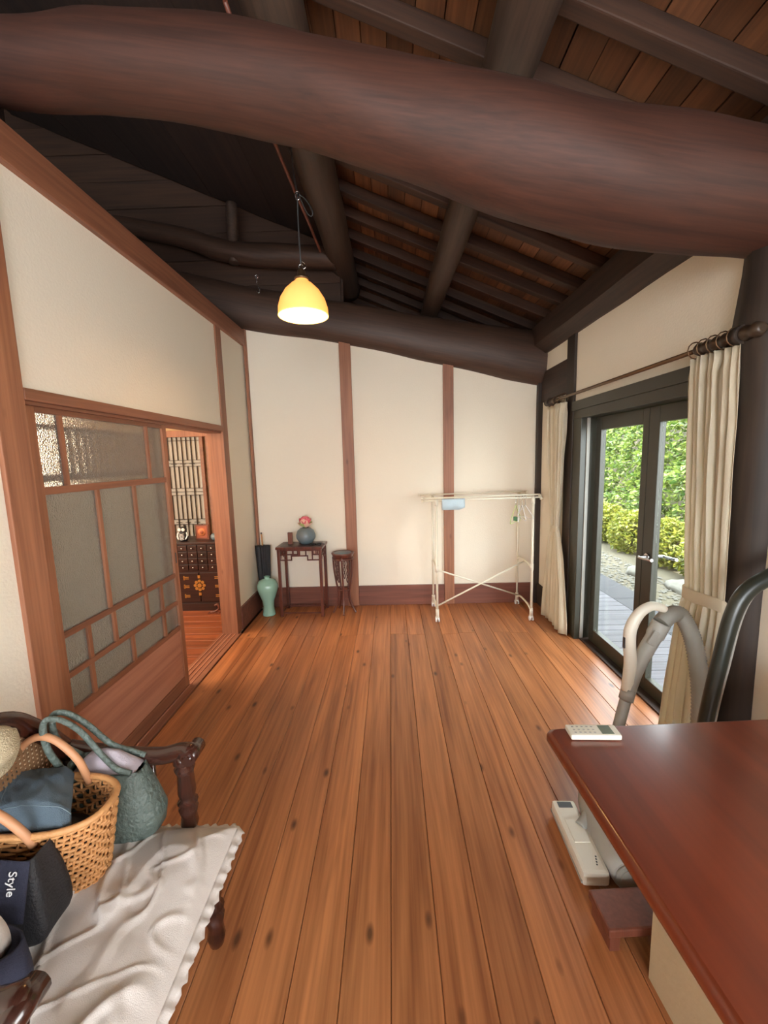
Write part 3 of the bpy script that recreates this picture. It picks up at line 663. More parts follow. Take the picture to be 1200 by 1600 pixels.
# round vase and lotus
b = bmn(); lathe(b, [(0, 0), (.045, 0), (.07, .02), (.092, .06), (.094, .09), (.08, .13), (.05, .155), (.03, .162), (.028, .158), (.05, .14), (.07, .1), (0, .02)], 32)
tag(obj('round_vase', b, 'slate', None, (-.845, 3.93, .692)), 'blue-grey ball-shaped vase on the rosewood side table', 'vase')
lo_ = thing('lotus_flower', 'pink artificial lotus bloom in the ball-shaped vase', 'flower', (-.845, 3.93, .845))
def petal(R_, tilt, a, size, mat, zoff=0):
    b = bmn(); rows = []
    for i in range(6):
        t = i/5; w = size*.36*math.sin(PI*min(t*.85+.12, 1))**.8 if i < 5 else .001
        row = []
        for j in (-1, -.5, 0, .5, 1):
            row.append(b.verts.new((j*w, t*size*math.cos(tilt+t*.3)+.004, t*size*math.sin(tilt+t*.3)+abs(j)**2*w*.5)))
        rows.append(row)
    for r0, r1 in zip(rows, rows[1:]):
        for j in range(4): b.faces.new((r0[j], r0[j+1], r1[j+1], r1[j]))
    o = obj('petal', b, mat, lo_, (0, 0, zoff), True); o.rotation_euler = (0, 0, a); return o
for k in range(7): petal(0, .35, k*2*PI/7, .09, 'petal2' if k % 3 else 'leafp', .004)
for k in range(7): petal(0, .7, k*2*PI/7+.4, .105, 'pink' if k % 3 else 'petal2', .010)
for k in range(6): petal(0, 1.05, k*2*PI/6, .105, 'pink', .014)
b = bmn(); lathe(b, [(0, 0), (.012, .0), (.016, .02), (0, .025)], 12); obj('seed_head', b, 'leafp', lo_, (0, 0, .01)); b = bmn(); beamcurve(b, [(0, 0, -.12), (0, 0, .01)], .005, 8); obj('stem', b, 'leafp', lo_)
b = bmn(); box(b, -.022, .022, -.012, .012, 0, .115, .002); tag(obj('wooden_block', b, 'redbrown', None, (-1.0, 3.93, .692)), 'upright red-brown wooden block left of the ball vase', 'block')
bd = thing('bead_string', 'dark bead string lying on the side table right of the vase', 'beads', (-.74, 3.86, .692))
mb = None
for k in range(16):
    a = k*2*PI/16; pos = (math.cos(a)*.05, math.sin(a*2)*.022-.0, .008)
    if mb is None:
        b = bmn(); bmesh.ops.create_uvsphere(b, u_segments=8, v_segments=6, radius=.0085); o = obj('bead', b, 'black', bd, pos, True); mb = o.data
    else: link_mesh('bead', mb, bd, pos)
b = bmn(); beamcurve(b, smoothpts([(.05, 0, .006), (.07, .02, .004), (.085, .01, .004)], 4), .003, 6); obj('tassel', b, 'black', bd)
b = bmn(); lathe(b, [(0, 0), (.062, 0), (.063, .01), (.055, .05), (.052, .09), (.06, .15), (.086, .22), (.1, .27), (.099, .305), (.08, .345), (.045, .362), (.026, .366), (.024, .378), (.032, .386), (.028, .388), (.02, .378), (.02, .36), (0, .34)], 40)
tag(obj('celadon_vase', b, 'celadon', None, (-1.235, 3.87, 0)), 'pale green celadon vase on the floor in the left corner', 'vase')
um = thing('folded_umbrella', 'black folded umbrella with wooden handle standing behind the celadon vase', 'umbrella', (-1.30, 4.0, 0))
b = bmn(); rows = []
for z, r in ((.0, .012), (.04, .028), (.2, .045), (.45, .056), (.62, .062), (.67, .064)):
    rows.append([b.verts.new((math.cos(a)*r*(1+.22*math.cos(a*8)) , math.sin(a)*r*.55*(1+.22*math.cos(a*8)), z+.0)) for a in [2*PI*k/48 for k in range(48)]])
for r0, r1 in zip(rows, rows[1:]):
    for k in range(48): b.faces.new((r0[k], r0[(k+1) % 48], r1[(k+1) % 48], r1[k]))
b.faces.new(rows[0]); b.faces.new(rows[-1]); obj('canopy', b, 'black', um, smooth=True)
b = bmn(); beamcurve(b, [(0, 0, .66), (-.005, 0, .79)], [.009, .008], 10); obj('handle', b, 'tan', um); b = bmn(); beamcurve(b, [(-.005, 0, .785), (-.0055, 0, .80)], .0085, 10); obj('handle_cap', b, 'dkgrey', um)

# ---------------------------------------------------------------- drying rack
rk = thing('drying_rack', 'cream metal laundry drying rack on casters by the back wall', 'drying rack', (.82, 3.81, 0))
pos = {('L', 'F'): (-.425, -.205), ('L', 'B'): (-.42, .19), ('R', 'F'): (.425, -.215), ('R', 'B'): (.425, .21)}
for (a, f), (x, y) in pos.items():
    b = bmn(); beamcurve(b, [(x, y, .06), (x, y, 1.12)], .0115 if f == 'F' else .010, 10); obj('upright', b, 'steel', rk)
    cs = bmn(); beamcurve(cs, [(x, y, .05), (x, y, .12)], .016, 10); box(cs, x-.016, x+.016, y-.012, y+.012, .028, .055, .003); co = obj('caster', cs, 'ivory', rk)
    for s in (-1, 1):
        b = bmn(); beamcurve(b, [(x+s*.012-.006, y, .022), (x+s*.012+.006, y, .022)], .022, 14); obj('wheel', b, 'white', co)
for y, z in ((-.205, 1.115), (.19, 1.135), (-.205+.04, 1.135)):
    b = bmn(); beamcurve(b, [(-.545, y, z), (.50, y, z+.012)], .0075, 10)
    for e in (-.545, .50): beamcurve(b, [(e-.012, y, z), (e+.012, y, z)], .013, 10)
    obj('rail', b, 'steel', rk)
for sx in (-1, 1):
    for z, dz in ((.47, .035), (.085, .035)):
        b = bmn(); beamcurve(b, smoothpts([(sx*.425, -.205, z), (sx*.425, -.13, z+dz), (sx*.425, .1, z+dz), (sx*.425, .2, z)], 5), .009, 8); obj('side_bar', b, 'steel', rk)
    for z in (.5, 1.1):
        b = bmn(); beamcurve(b, [(sx*.425, -.21, z-.03), (sx*.425, -.21, z+.03)], .016, 10); obj('joint', b, 'ivory', rk)
    b = bmn(); beamcurve(b, [(sx*.425, -.21, 1.12), (sx*.425, .2, 1.13)], .009, 8); obj('top_bar', b, 'steel', rk)
for p, q in (((-.425, -.2, .49), (.425, .2, .10)), ((-.425, -.2, .15), (.425, .0, .50))):
    b = bmn(); beamcurve(b, [p, q], .0075, 8); obj('brace', b, 'steel', rk)
# cloth on the rail
b = bmn(); rows = []
prof = [(-.012, -.085), (-.014, -.04), (-.013, -.004), (-.009, .008), (0, .0125), (.009, .008), (.013, -.004), (.014, -.05), (.013, -.075)]
for i in range(13):
    s = i/12; rows.append([b.verts.new(((s-.5)*.20, y-.004*math.sin(s*9) if abs(z) > .02 else y, z-(.02*max(0, s-.75)*4*(-z/.09) * -1 if z < -.06 else 0))) for y, z in prof])
for r0, r1 in zip(rows, rows[1:]):
    for j in range(len(prof)-1): b.faces.new((r0[j], r0[j+1], r1[j+1], r1[j]))
o = obj('hanging_cloth', b, 'blue_c', None, (.545, 3.605, 1.119), True); o.modifiers.new('s', 'SOLIDIFY').thickness = .003
tag(o, 'pale blue cloth folded over the drying rack rail', 'cloth')
hm = None
hl = ['white wire hanger nearest the wall end on the drying rack', 'second hanger from the wall end on the drying rack', 'third hanger on the drying rack beside the green clip', 'hanger with a green clip on the drying rack']
for k in range(4):
    h = thing('clothes_hanger', hl[k], 'hanger', (1.18-k*.028, 3.61, 1.125), 'hangers on the drying rack', rz=.25-.3*k)
    b = bmn(); beamcurve(b, smoothpts([(.0, -.012, -.004), (.0, -.006, .015), (0, .010, .010), (0, .010, -.012), (0, 0, -.035), (0, 0, -.065)], 4), .0022, 6); obj('hook', b, 'chrome' if k % 2 else 'grey_pl', h)
    b = bmn(); w = .12; sag = .075+.01*k
    beamcurve(b, smoothpts([(0, 0, -.065), (0, w*.45, -.065-sag*.55), (0, w, -.065-sag*1.2), (0, w*.9, -.075-sag*1.35), (0, 0, -.075-sag*1.3), (0, -w*.9, -.075-sag*1.35), (0, -w, -.065-sag*1.2), (0, -w*.45, -.065-sag*.55), (0, 0, -.065)], 4), .003, 6)
    obj('frame', b, 'white' if k < 3 else 'leafp', h)
    if k == 3:
        b = bmn(); box(b, -.01, .01, -.03, .0, -.20, -.165, .002); box(b, -.006, .006, .01, .035, -.21, -.175, .002); obj('clip', b, plain('green_plastic', srgb(70, 120, 84), .4), h)

# ---------------------------------------------------------------- desk
dk = thing('desk', 'red-brown lacquered desk with rounded edges in the right foreground', 'desk', (.922, .62, 0), rz=.046)
b = bmn()
def rrect(x0, x1, y0, y1, r, n=6):
    pts = []
    for cx, cy, a0 in ((x1-r, y1-r, 0), (x0+r, y1-r, PI/2), (x0+r, y0+r, PI), (x1-r, y0+r, 1.5*PI)):
        for k in range(n+1): a = a0+PI/2*k/n; pts.append((cx+r*math.cos(a), cy+r*math.sin(a)))
    return pts
layers = [(.016, .682), (.005, .685), (0, .692), (.0, .706), (.004, .715), (.012, .72)]
rg = []
for ins, z in layers: rg.append([b.verts.new((x, y, z)) for x, y in rrect(-.475+ins, .49-ins, -.62+ins, .50-ins, .022)])
for a_, c_ in zip(rg, rg[1:]):
    n_ = len(a_)
    for k in range(n_): f = b.faces.new((a_[k], a_[(k+1) % n_], c_[(k+1) % n_], c_[k])); f.smooth = True
b.faces.new(list(reversed(rg[0]))); b.faces.new(rg[-1]); obj('desktop', b, 'desk', dk)
for x, y in ((-.10, -.5), (.44, -.5), (.44, .40), (.05, .40)):
    b = bmn(); box(b, x-.03, x+.03, y-.03, y+.03, 0, .684, .004); obj('leg', b, 'desk', dk)
b = bmn(); box(b, .05, .44, .39, .41, .60, .684); box(b, -.1, .44, -.51, -.49, .60, .684); obj('apron', b, 'desk', dk)
# remote
rc = thing('remote_control', 'white air conditioner remote with grey screen on the desk corner', 'remote control', (.545, 1.06, .7215), rz=-.03)
b = bmn(); box(b, -.068, .068, -.024, .024, 0, .015, .005); obj('case', b, 'ivory', rc)
bx('screen', 'screen', rc, .018, .05, -.018, .018, .0145, .0158, .0003)
mb = None
for i in range(5):
    for j in range(3):
        p = (-.052+i*.013, -.012+j*.012, .0155)
        if mb is None:
            o = bx('button', 'grey_pl', rc, p[0]-.003, p[0]+.003, p[1]-.0022, p[1]+.0022, .0148, .0158, .0006); mb = o.data
        else: link_mesh('button', mb, rc, p)

# ---------------------------------------------------------------- vacuum cleaner beside the desk
vc = thing('vacuum_cleaner', 'beige-grey canister vacuum cleaner with raised hose handle behind the desk', 'vacuum cleaner', (.86, 1.40, 0))
def L3(x, y, z): return (x-.86, y-1.40, z)
b = bmn(); P = [L3(.78+.02*t, 1.235+.36*t, .066) for t in np.linspace(0, 1, 9)]; beamcurve(b, P, [.054, .062, .065, .066, .066, .064, .06, .05, .03], 20); obj('body', b, 'grey_pl', vc, smooth=False)
b = bmn(); beamcurve(b, [L3(.779, 1.227, .066), L3(.7795, 1.237, .066)], .046, 24); beamcurve(b, [L3(.779, 1.222, .066), L3(.7795, 1.229, .066)], .032, 24); obj('exhaust_cap', b, 'hose', vc)
b = bmn(); beamcurve(b, smoothpts([L3(.775, 1.25, .13), L3(.775, 1.29, .155), L3(.785, 1.40, .155), L3(.79, 1.44, .128)], 5), .010, 8); obj('carry_handle', b, 'ivory', vc)
for s in (-1, 1):
    b = bmn(); beamcurve(b, [L3(.825+s*.005, 1.40+s*.12, .03), L3(.875+s*.005, 1.40+s*.12, .03)], .03, 20); obj('wheel', b, 'dkgrey', vc)
# floor brush
ba = math.atan2(1.575-1.25, .674-.694)
e = bpy.data.objects.new('floor_brush', None); COL.objects.link(e); e.parent = vc; e.location = L3(.680, 1.400, 0); e.rotation_euler = (0, 0, -.03)
b = bmn(); box(b, -.047, .047, -.155, .155, .012, .065, .014); obj('housing', b, 'ivory', e)
bx('window', 'dkgrey', e, -.028, .028, .115, .142, .062, .0665, .001); bx('cover', 'ivory', e, -.028, .03, -.04, .06, .063, .069, .002); bx('bumper', 'grey_pl', e, -.05, -.044, -.15, .15, .02, .03, .002)
for k in range(4): bx('indicator', 'dkgrey', e, .012+.003*k, .017+.003*k, -.125-.0+k*.010, -.120+k*.010, .0645, .0665, .0003)
b = bmn(); beamcurve(b, smoothpts([(.02, .03, .06), (.06, .06, .075), (.11, .10, .11), (.16, .16, .16)], 4), .021, 12); obj('neck', b, 'grey_pl', e)
for s in (-1, 1):
    b = bmn(); beamcurve(b, [(.02, s*.1, .016), (.04, s*.1, .016)], .015, 12); obj('roller', b, 'dkgrey', e)
# wand, handle, hose
def L5(x, y, z): return (x-.86+.03, y-1.40, z+.012)
b = bmn(); beamcurve(b, smoothpts([L5(.83, 1.57, .16), L5(.93, 1.68, .22), L5(.985, 1.74, .28), L5(1.02, 1.75, .42)], 5), .024, 14); obj('wand', b, 'grey_pl', vc)
b = bmn(); beamcurve(b, [L5(1.012, 1.75, .375), L5(1.024, 1.75, .43)], .031, 14); beamcurve(b, smoothpts([L5(1.02, 1.75, .41), L5(1.045, 1.75, .50), L5(1.085, 1.75, .60), L5(1.125, 1.75, .68), L5(1.15, 1.75, .735)], 5), [.03]*10+[.032]*5+[.037]*6, 16); obj('hose_coupling', b, 'grey_pl', vc)
b = bmn(); Pg = smoothpts([L5(1.018, 1.75, .42), L5(1.02, 1.745, .55), L5(1.008, 1.74, .65), L5(1.012, 1.74, .72), L5(1.045, 1.74, .785), L5(1.09, 1.74, .815), L5(1.13, 1.74, .812), L5(1.155, 1.74, .80)], 6)
beamcurve(b, Pg, [float(np.interp(i/(len(Pg)-1), [0, .15, .45, .6, .75, .9, 1], [.028, .026, .025, .022, .02, .019, .015])) for i in range(len(Pg))], 14); obj('grip', b, 'ivory', vc)
bx('switch_panel', 'grey_pl', vc, 1.135-.86-.022, 1.135-.86+.022, 1.715-1.4, 1.722-1.4, .655, .72, .003, rot=(0, .5, 0)); bx('label_strip', 'dkgrey', vc, .150, .156, .33, .345, .64, .69, .002)
b = bmn(); Ph = smoothpts([L5(1.15, 1.75, .735), L5(1.19, 1.76, .765), L5(1.245, 1.77, .76), L5(1.265, 1.72, .68), L5(1.26, 1.66, .55), L5(1.25, 1.62, .40), L5(1.23, 1.60, .2), L5(1.18, 1.60, .06), L5(1.05, 1.60, .06), L5(.90, 1.57, .09)], 22)
beamcurve(b, Ph, [.034+.0022*(1 if i % 2 else -1) for i in range(len(Ph))], 14); obj('hose', b, 'hose', vc)
# dark bent hose at the pillar
bh = thing('bent_pipe_bag', 'dark bent padded tube leaning at the pillar right of the near curtain', 'tube', (1.22, 1.38, 0))
def L4(x, y, z): return (x-1.22, y-1.38, z)
b = bmn(); P = smoothpts([L4(1.10, 1.46, .0), L4(1.14, 1.455, .20), L4(1.169, 1.45, .519), L4(1.198, 1.45, .706), L4(1.232, 1.45, .90), L4(1.28, 1.45, .995), L4(1.37, 1.44, 1.06), L4(1.43, 1.43, 1.10)], 8)
beamcurve(b, P, [float(np.interp(i/(len(P)-1), [0, .3, .7, 1], [.030, .026, .027, .026])) for i in range(len(P))], 14, jitter=.12); obj('sleeve', b, plain('dark_green_black_vinyl', srgb(40, 44, 38), .3, 0, .2), bh)
b = bmn(); beamcurve(b, [Vector(p)+Vector((.021, -.018, 0)) for p in P[2:46]], .004, 6); obj('piping', b, 'grey_pl', bh)

# small stool and paper bag under the desk
fs = thing('footstool', 'low red-brown wooden footstool on the floor under the desk', 'stool', (.73, 1.125, 0), rz=.05)
b = bmn(); box(b, -.115, .15, -.06, .06, .055, .085, .006); obj('seat', b, 'redbrown', fs)
for sx in (-.09, .125):
    b = bmn(); box(b, sx-.016, sx+.016, -.052, .052, 0, .056, .003); obj('foot', b, 'redbrown', fs)
pb = thing('paper_bag', 'beige paper bag with red cord handle under the desk', 'bag', (.80, .82, 0), rz=.05)
b = bmn()
zs = [(0, .085, .19), (.25, .085, .19), (.40, .075, .195), (.41, .073, .193), (.40, .070, .190), (.05, .078, .183)]
rg = [[b.verts.new((x*hx, y*hy, z+(.008*noise.noise(Vector((x*hx*9, y*9, z*5)))))) for x, y in ((-1, -1), (-.15, -1), (1, -1), (1, 0), (1, 1), (.1, 1), (-1, 1), (-1, .0))] for z, hx, hy in zs]
for a_, c_ in zip(rg, rg[1:]):
    for k in range(8): b.faces.new((a_[k], a_[(k+1) % 8], c_[(k+1) % 8], c_[k]))
b.faces.new(rg[0]); b.faces.new(rg[-1]); obj('sack', b, 'bagpaper', pb)
for s in (-1, 1):
    b = bmn(); beamcurve(b, smoothpts([(s*.072, .03, .40), (s*.085, .07, .46), (s*.10, .14, .44), (s*.10, .20, .34), (s*.092, .205, .26)], 6), .004, 8); obj('cord_handle', b, 'redcord', pb)

# ---------------------------------------------------------------- armchair with cane back
ch = thing('armchair', 'dark glossy wooden armchair with cane back at lower left', 'chair', (-.78, .80, 0))
def C3(x, y, z): return (x+.78, y-.80, z)
def turnleg(x, y, z0, z1, r=.024):
    pr = [(.5, 0), (.8, .03), (1, .1), (.85, .2), (1.1, .3), (.7, .34), (1.15, .38), (.75, .42), (1, .5), (.9, .75), (1.15, .82), (.75, .86), (1.2, .9), (1.05, .96), (.8, 1)]
    b = bmn(); beamcurve(b, [C3(x, y, z0+(z1-z0)*t) for q, t in pr], [r*q for q, t in pr], 14); return b
for x, y in ((-.58, 1.09), (-.58, .54), (-1.0, 1.09), (-1.0, .54)): obj('leg', turnleg(x, y, 0, .37, .027), 'chair', ch)
bx('seat_frame', 'chair', ch, -.26, .235, -.335, .315, .35, .395, .01)
for y, nm in ((1.11, 'far'), (.535, 'near')):
    obj('arm_post', turnleg(-.64, y, .39, .645, .026), 'chair', ch)
    b = bmn(); s = 1 if y > .8 else -1
    Pa = smoothpts([C3(-.605, y-.01*s, .640), C3(-.64, y, .650), C3(-.71, y, .636), C3(-.85, y+.01*s, .635), C3(-1.0, y+.01*s, .66)], 6)
    beamcurve(b, Pa, [float(np.interp(i/(len(Pa)-1), [0, .12, .25, 1], [.022, .032, .025, .024])) for i in range(len(Pa))], 14); obj('arm', b, 'chair', ch)
    b = bmn(); beamcurve(b, [C3(-.610, y-.034, .648), C3(-.610, y+.034, .648)], [.022, .022], 14)
    beamcurve(b, [C3(-.610, y-.04, .648), C3(-.610, y+.04, .648)], .012, 10); obj('arm_scroll', b, 'chair', ch)
    for k in range(2):
        b = bmn(); beamcurve(b, [C3(-.74-k*.12, y, .39), C3(-.74-k*.12, y+.005*s, .64)], [.009, .009], 8); obj('arm_spindle', b, 'chair', ch)
b = bmn(); beamcurve(b, smoothpts([C3(-.985, 1.14, .60), C3(-1.0, 1.10, .68), C3(-1.0, 1.02, .79), C3(-1.0, .94, .865), C3(-1.01, .81, .90), C3(-1.0, .68, .865), C3(-1.0, .60, .79), C3(-1.0, .52, .68), C3(-.985, .48, .60)], 6), .027, 14, squash=.7); obj('top_rail', b, 'chair', ch)
b = bmn(); beamcurve(b, [C3(-1.0, .50, .52), C3(-1.0, 1.12, .52)], .018, 10); obj('back_rail', b, 'chair', ch)
for y in (.50, 1.12):
    b = bmn(); beamcurve(b, [C3(-1.0, y, .37), C3(-1.0, y, .66)], .022, 10); obj('back_post', b, 'chair', ch)
# cane: woven strips, open mesh
b = bmn()
def topz(y): return float(np.interp(abs(y-.81), [0, .13, .21, .29, .33], [.89, .855, .78, .67, .6]))
y = .53
while y < 1.10: box(b, -1.0+.78-.0015, -1.0+.78+.0015, y-.8-.0028, y-.8+.0028, .52, topz(y)-.01); y += .0125
z = .53
while z < .88:
    ys_ = [q for q in np.linspace(.5, 1.12, 63) if topz(q) > z+.01]
    if ys_: box(b, -1.0+.78-.0022, -1.0+.78+.0008, ys_[0]-.8, ys_[-1]-.8, z-.0028, z+.0028)
    z += .0125
o = obj('cane_back', b, 'cane', ch); o['kind'] = 'stuff'
# seat cushion with wrinkles and frill
cu = thing('seat_cushion', 'cream cotton seat cushion with frilled edge on the armchair', 'cushion', (-.74, .78, .395))
nx, ny = 90, 120; X0, X1, Y0, Y1 = -.25, .250, -.345, .315
def hgt(u, v):
    e = min(u, 1-u, v, 1-v); d = .048*(1-math.exp(-e*16))
    w = Vector((u*2.2, v*3.1, .3)); n1 = noise.noise(w*1.3+Vector((noise.noise(w*1.7), 0, 0))*1.5)
    ridge = (1-abs(noise.noise(Vector((u*2.6+.8*v, v*2.2-.6*u, 2.0)))*2.4))
    ridge = max(0, ridge-.7)*.04
    r2 = max(0, (1-abs(noise.noise(Vector((u*5+2*v, v*3.4, 7.0)))*3))-.7)*.035+max(0, (1-abs(noise.noise(Vector((u*3-3*v, v*6+u, 11.0)))*3.4))-.75)*.03
    return d+.75*(.012*n1+ridge+r2)*min(1, e*9)
b = bmn(); top = []
for i in range(nx+1):
    row = []
    for j in range(ny+1):
        u, v = i/nx, j/ny
        row.append(b.verts.new((X0+(X1-X0)*u, Y0+(Y1-Y0)*v, .012+hgt(u, v))))
    top.append(row)
for i in range(nx):
    for j in range(ny): b.faces.new((top[i][j], top[i+1][j], top[i+1][j+1], top[i][j+1])).smooth = True
bot = [b.verts.new(p) for p in ((X0, Y0, 0), (X1, Y0, 0), (X1, Y1, 0), (X0, Y1, 0))]
b.faces.new(bot)
def side(edge, a, c):
    for p, q in zip(edge, edge[1:]): pass
edges = [([top[i][0] for i in range(nx+1)], 0, 1), ([top[nx][j] for j in range(ny+1)], 1, 2), ([top[nx-i][ny] for i in range(nx+1)], 2, 3), ([top[0][ny-j] for j in range(ny+1)], 3, 0)]
for ed, a, c in edges: b.faces.new([bot[a]]+ed+[bot[c]])
obj('cushion_body', b, 'cream', cu)
b = bmn(); per = []
nq = 130
for k in range(nq+1):
    t = k/nq; 
    if t < .62: p = Vector((X1, Y0+(Y1-Y0)*t/.62, 0)); nrm = Vector((1, 0, 0))
    else: p = Vector((X1-(X1-X0)*.6*(t-.62)/.38, Y1, 0)); nrm = Vector((0, 1, 0))
    per.append((p, nrm))
rows = []
for i, (p, nrm) in enumerate(per):
    w = .022+.003*math.sin(i*1.9)
    rows.append([b.verts.new(p+nrm*(w*s)+Vector((0, 0, .012+.005*math.sin(i*1.3)*s-.012*s*s))) for s in (-.15, .35, .7, 1.0)])
for r0, r1 in zip(rows, rows[1:]):
    for j in range(3): b.faces.new((r0[j], r0[j+1], r1[j+1], r1[j])).smooth = True
o = obj('frill', b, 'cream', cu); o.modifiers.new('s', 'SOLIDIFY').thickness = .003
ZC = .448
# ---------------- green woven bag
gb = thing('leather_tote', 'grey-green woven leather tote at the far end of the cushion', 'bag', (-.835, 1.062, ZC))
b = bmn(); rows = []
sec = [(0, .12, .055), (.01, .142, .066), (.06, .152, .062), (.13, .130, .058), (.19, .108, .046), (.205, .104, .043), (.195, .098, .038), (.12, .11, .045), (.03, .115, .055)]
for z, hx, hy in sec:
    rows.append([b.verts.new((math.copysign(abs(math.cos(a))**.6, math.cos(a))*hx, math.copysign(abs(math.sin(a))**.7, math.sin(a))*hy, z+.012*math.cos(a)*(-1 if z > .1 else 0))) for a in [2*PI*k/40 for k in range(40)]])
for r0, r1 in zip(rows, rows[1:]):
    for k in range(40): b.faces.new((r0[k], r0[(k+1) % 40], r1[(k+1) % 40], r1[k])).smooth = True
b.faces.new(rows[0]); b.faces.new(rows[-1]); o = obj('bag_body', b, 'green_l', gb)
for s, dx in ((-1, 0), (1, .02)):
    b = bmn(); y = s*.035
    beamcurve(b, smoothpts([(.09, y, .20), (.05, y, .215), (.0, y*.6, .25), (-.04, y*.4-.02, .33), (-.07, -.05+y*.4, .385), (-.10, -.06+y*.4, .38), (-.105, -.05+y*.5, .30), (-.095, y, .20)], 6), .0085, 10, squash=.8); obj('handle', b, 'green_l', gb)
b = bmn(); rows = []
for i in range(13):
    rows.append([b.verts.new(((i/6-1)*.09, (j/5-1)*.036,   .190+.06*(1-(i/6-1)**2)*(1-(j/5-1)**2)+.008*noise.noise(Vector((i*.5, j*.5, 3))))) for j in range(11)])
for r0, r1 in zip(rows, rows[1:]):
    for j in range(10): b.faces.new((r0[j], r0[j+1], r1[j+1], r1[j])).smooth = True
tag(obj('folded_shirt', b, 'lav', None, (-.835, 1.062, ZC)), 'lavender-grey folded shirt filling the green leather tote', 'clothing')
# ---------------- rattan basket with denim
bk_ = thing('wicker_basket', 'tan wicker basket with rounded handles in the middle of the cushion', 'basket', (-.915, .918, ZC))
Hb = .205
def bsec(t): return .150+.035*t, .066+.028*t
def bpt(a, t, off=0):
    hx, hy = bsec(t); c, s = math.cos(a), math.sin(a)
    return Vector((math.copysign(abs(c)**.75, c)*(hx+off), math.copysign(abs(s)**.75, s)*(hy+off), .008+t*(Hb-.008)))
b = bmn(); nst = 54
for k in range(nst):
    a = 2*PI*k/nst
    beamcurve(b, [bpt(a+.3*i/12, i/12, .002*(1 if (i+k) % 2 else -1)) for i in range(13)], .0034, 5, cap=False)
for i in range(15):
    t = (i+.5)/15
    beamcurve(b, [bpt(2*PI*k/108, t+.006*(1 if (k//2+i) % 2 else -1), .003*(1 if (k//2+i) % 2 else -1)) for k in range(109)], .0040, 5, cap=False)
o = obj('weave', b, 'tan', bk_); o['kind'] = 'stuff'
b = bmn(); beamcurve(b, [bpt(2*PI*k/60, 1.02) for k in range(61)], .008, 8, cap=False); obj('rim', b, 'tan', bk_)
b = bmn(); beamcurve(b, [bpt(2*PI*k/60, 0) for k in range(61)], .007, 8, cap=False); obj('foot_ring', b, 'tan', bk_)
b = bmn(); ring = [b.verts.new(bpt(2*PI*k/40, .01)) for k in range(40)]; b.faces.new(ring); obj('base', b, 'tan', bk_)
b = bmn(); beamcurve(b, smoothpts([(-.13, .085, .19), (-.12, .075, .27), (-.06, .07, .335), (.0, .07, .335), (.055, .075, .27), (.065, .09, .19)], 6), .0095, 10); obj('handle', b, 'tanl', bk_)
b = bmn(); beamcurve(b, smoothpts([(-.15, -.09, .19), (-.14, -.10, .26), (-.08, -.105, .30), (-.0, -.105, .285), (.05, -.10, .235), (.07, -.092, .185)], 6), .0095, 10); obj('handle', b, 'tanl', bk_)
b = bmn(); lathe(b, [(0, .05), (.155, .05), (.16, .09), (.13, .125), (.08, .14), (0, .145)], 30, sy=.5)
for v in b.verts: v.co.z += .01*noise.noise(v.co*14)
lathe(b, [(0, .012), (.135, .012), (.14, .06), (.145, .10)], 30, sy=.43)
tag(obj('dark_garment', b, 'black', None, (-.915, .918, ZC)), 'black garment stuffed down inside the wicker basket', 'clothing')
dn = thing('folded_jeans', 'blue-grey folded denim jeans on top of the wicker basket', 'clothing', (-.945, .90, ZC+.155))
b = bmn(); nx, ny = 34, 30; g1 = []
JA, JB, JC, JD = [Vector((x+.945, y-.90, 0)) for x, y in ((-1.06, .995), (-.885, 1.005), (-.775, .850), (-.965, .835))]
def jp(u, v, up=0):   # u left-right, v from the near hem (0) to the back (1)
    p = (JD*(1-u)+JC*u)*(1-v)+(JA*(1-u)+JB*u)*v
    z = .086+.018*math.sin(PI*u)*math.sin(PI*v)-.035*max(0, .2-v)/.2-.02*max(0, u-.88)/.12+.008*noise.noise(Vector((u*4, v*3, 2)))+.004*noise.noise(Vector((u*11, v*6, 4)))
    return Vector((p.x, p.y, z+up))
for i in range(nx+1): g1.append([b.verts.new(jp(i/nx, j/ny)) for j in range(ny+1)])
for i in range(nx):
    for j in range(ny): b.faces.new((g1[i][j], g1[i+1][j], g1[i+1][j+1], g1[i][j+1])).smooth = True
o = obj('upper_fold', b, 'denim', dn); sm = o.modifiers.new('s', 'SOLIDIFY'); sm.thickness = .02; sm.offset = -1
b = bmn(); beamcurve(b, [jp(k/20, .17, .0008) for k in range(21)], .0011, 5); beamcurve(b, [jp(.12, .25+k*.035, .0008) for k in range(18)], .0011, 5); obj('seam', b, 'slate', dn)
b = bmn(); g2 = [[b.verts.new(jp(.04+.9*i/12, .06+.9*j/12, -.024)+Vector((0, 0, .003*math.sin(i)))) for j in range(13)] for i in range(13)]
for i in range(12):
    for j in range(12): b.faces.new((g2[i][j], g2[i+1][j], g2[i+1][j+1], g2[i][j+1])).smooth = True
o = obj('lower_fold', b, 'denim', dn); sm = o.modifiers.new('s', 'SOLIDIFY'); sm.thickness = .018; sm.offset = -1
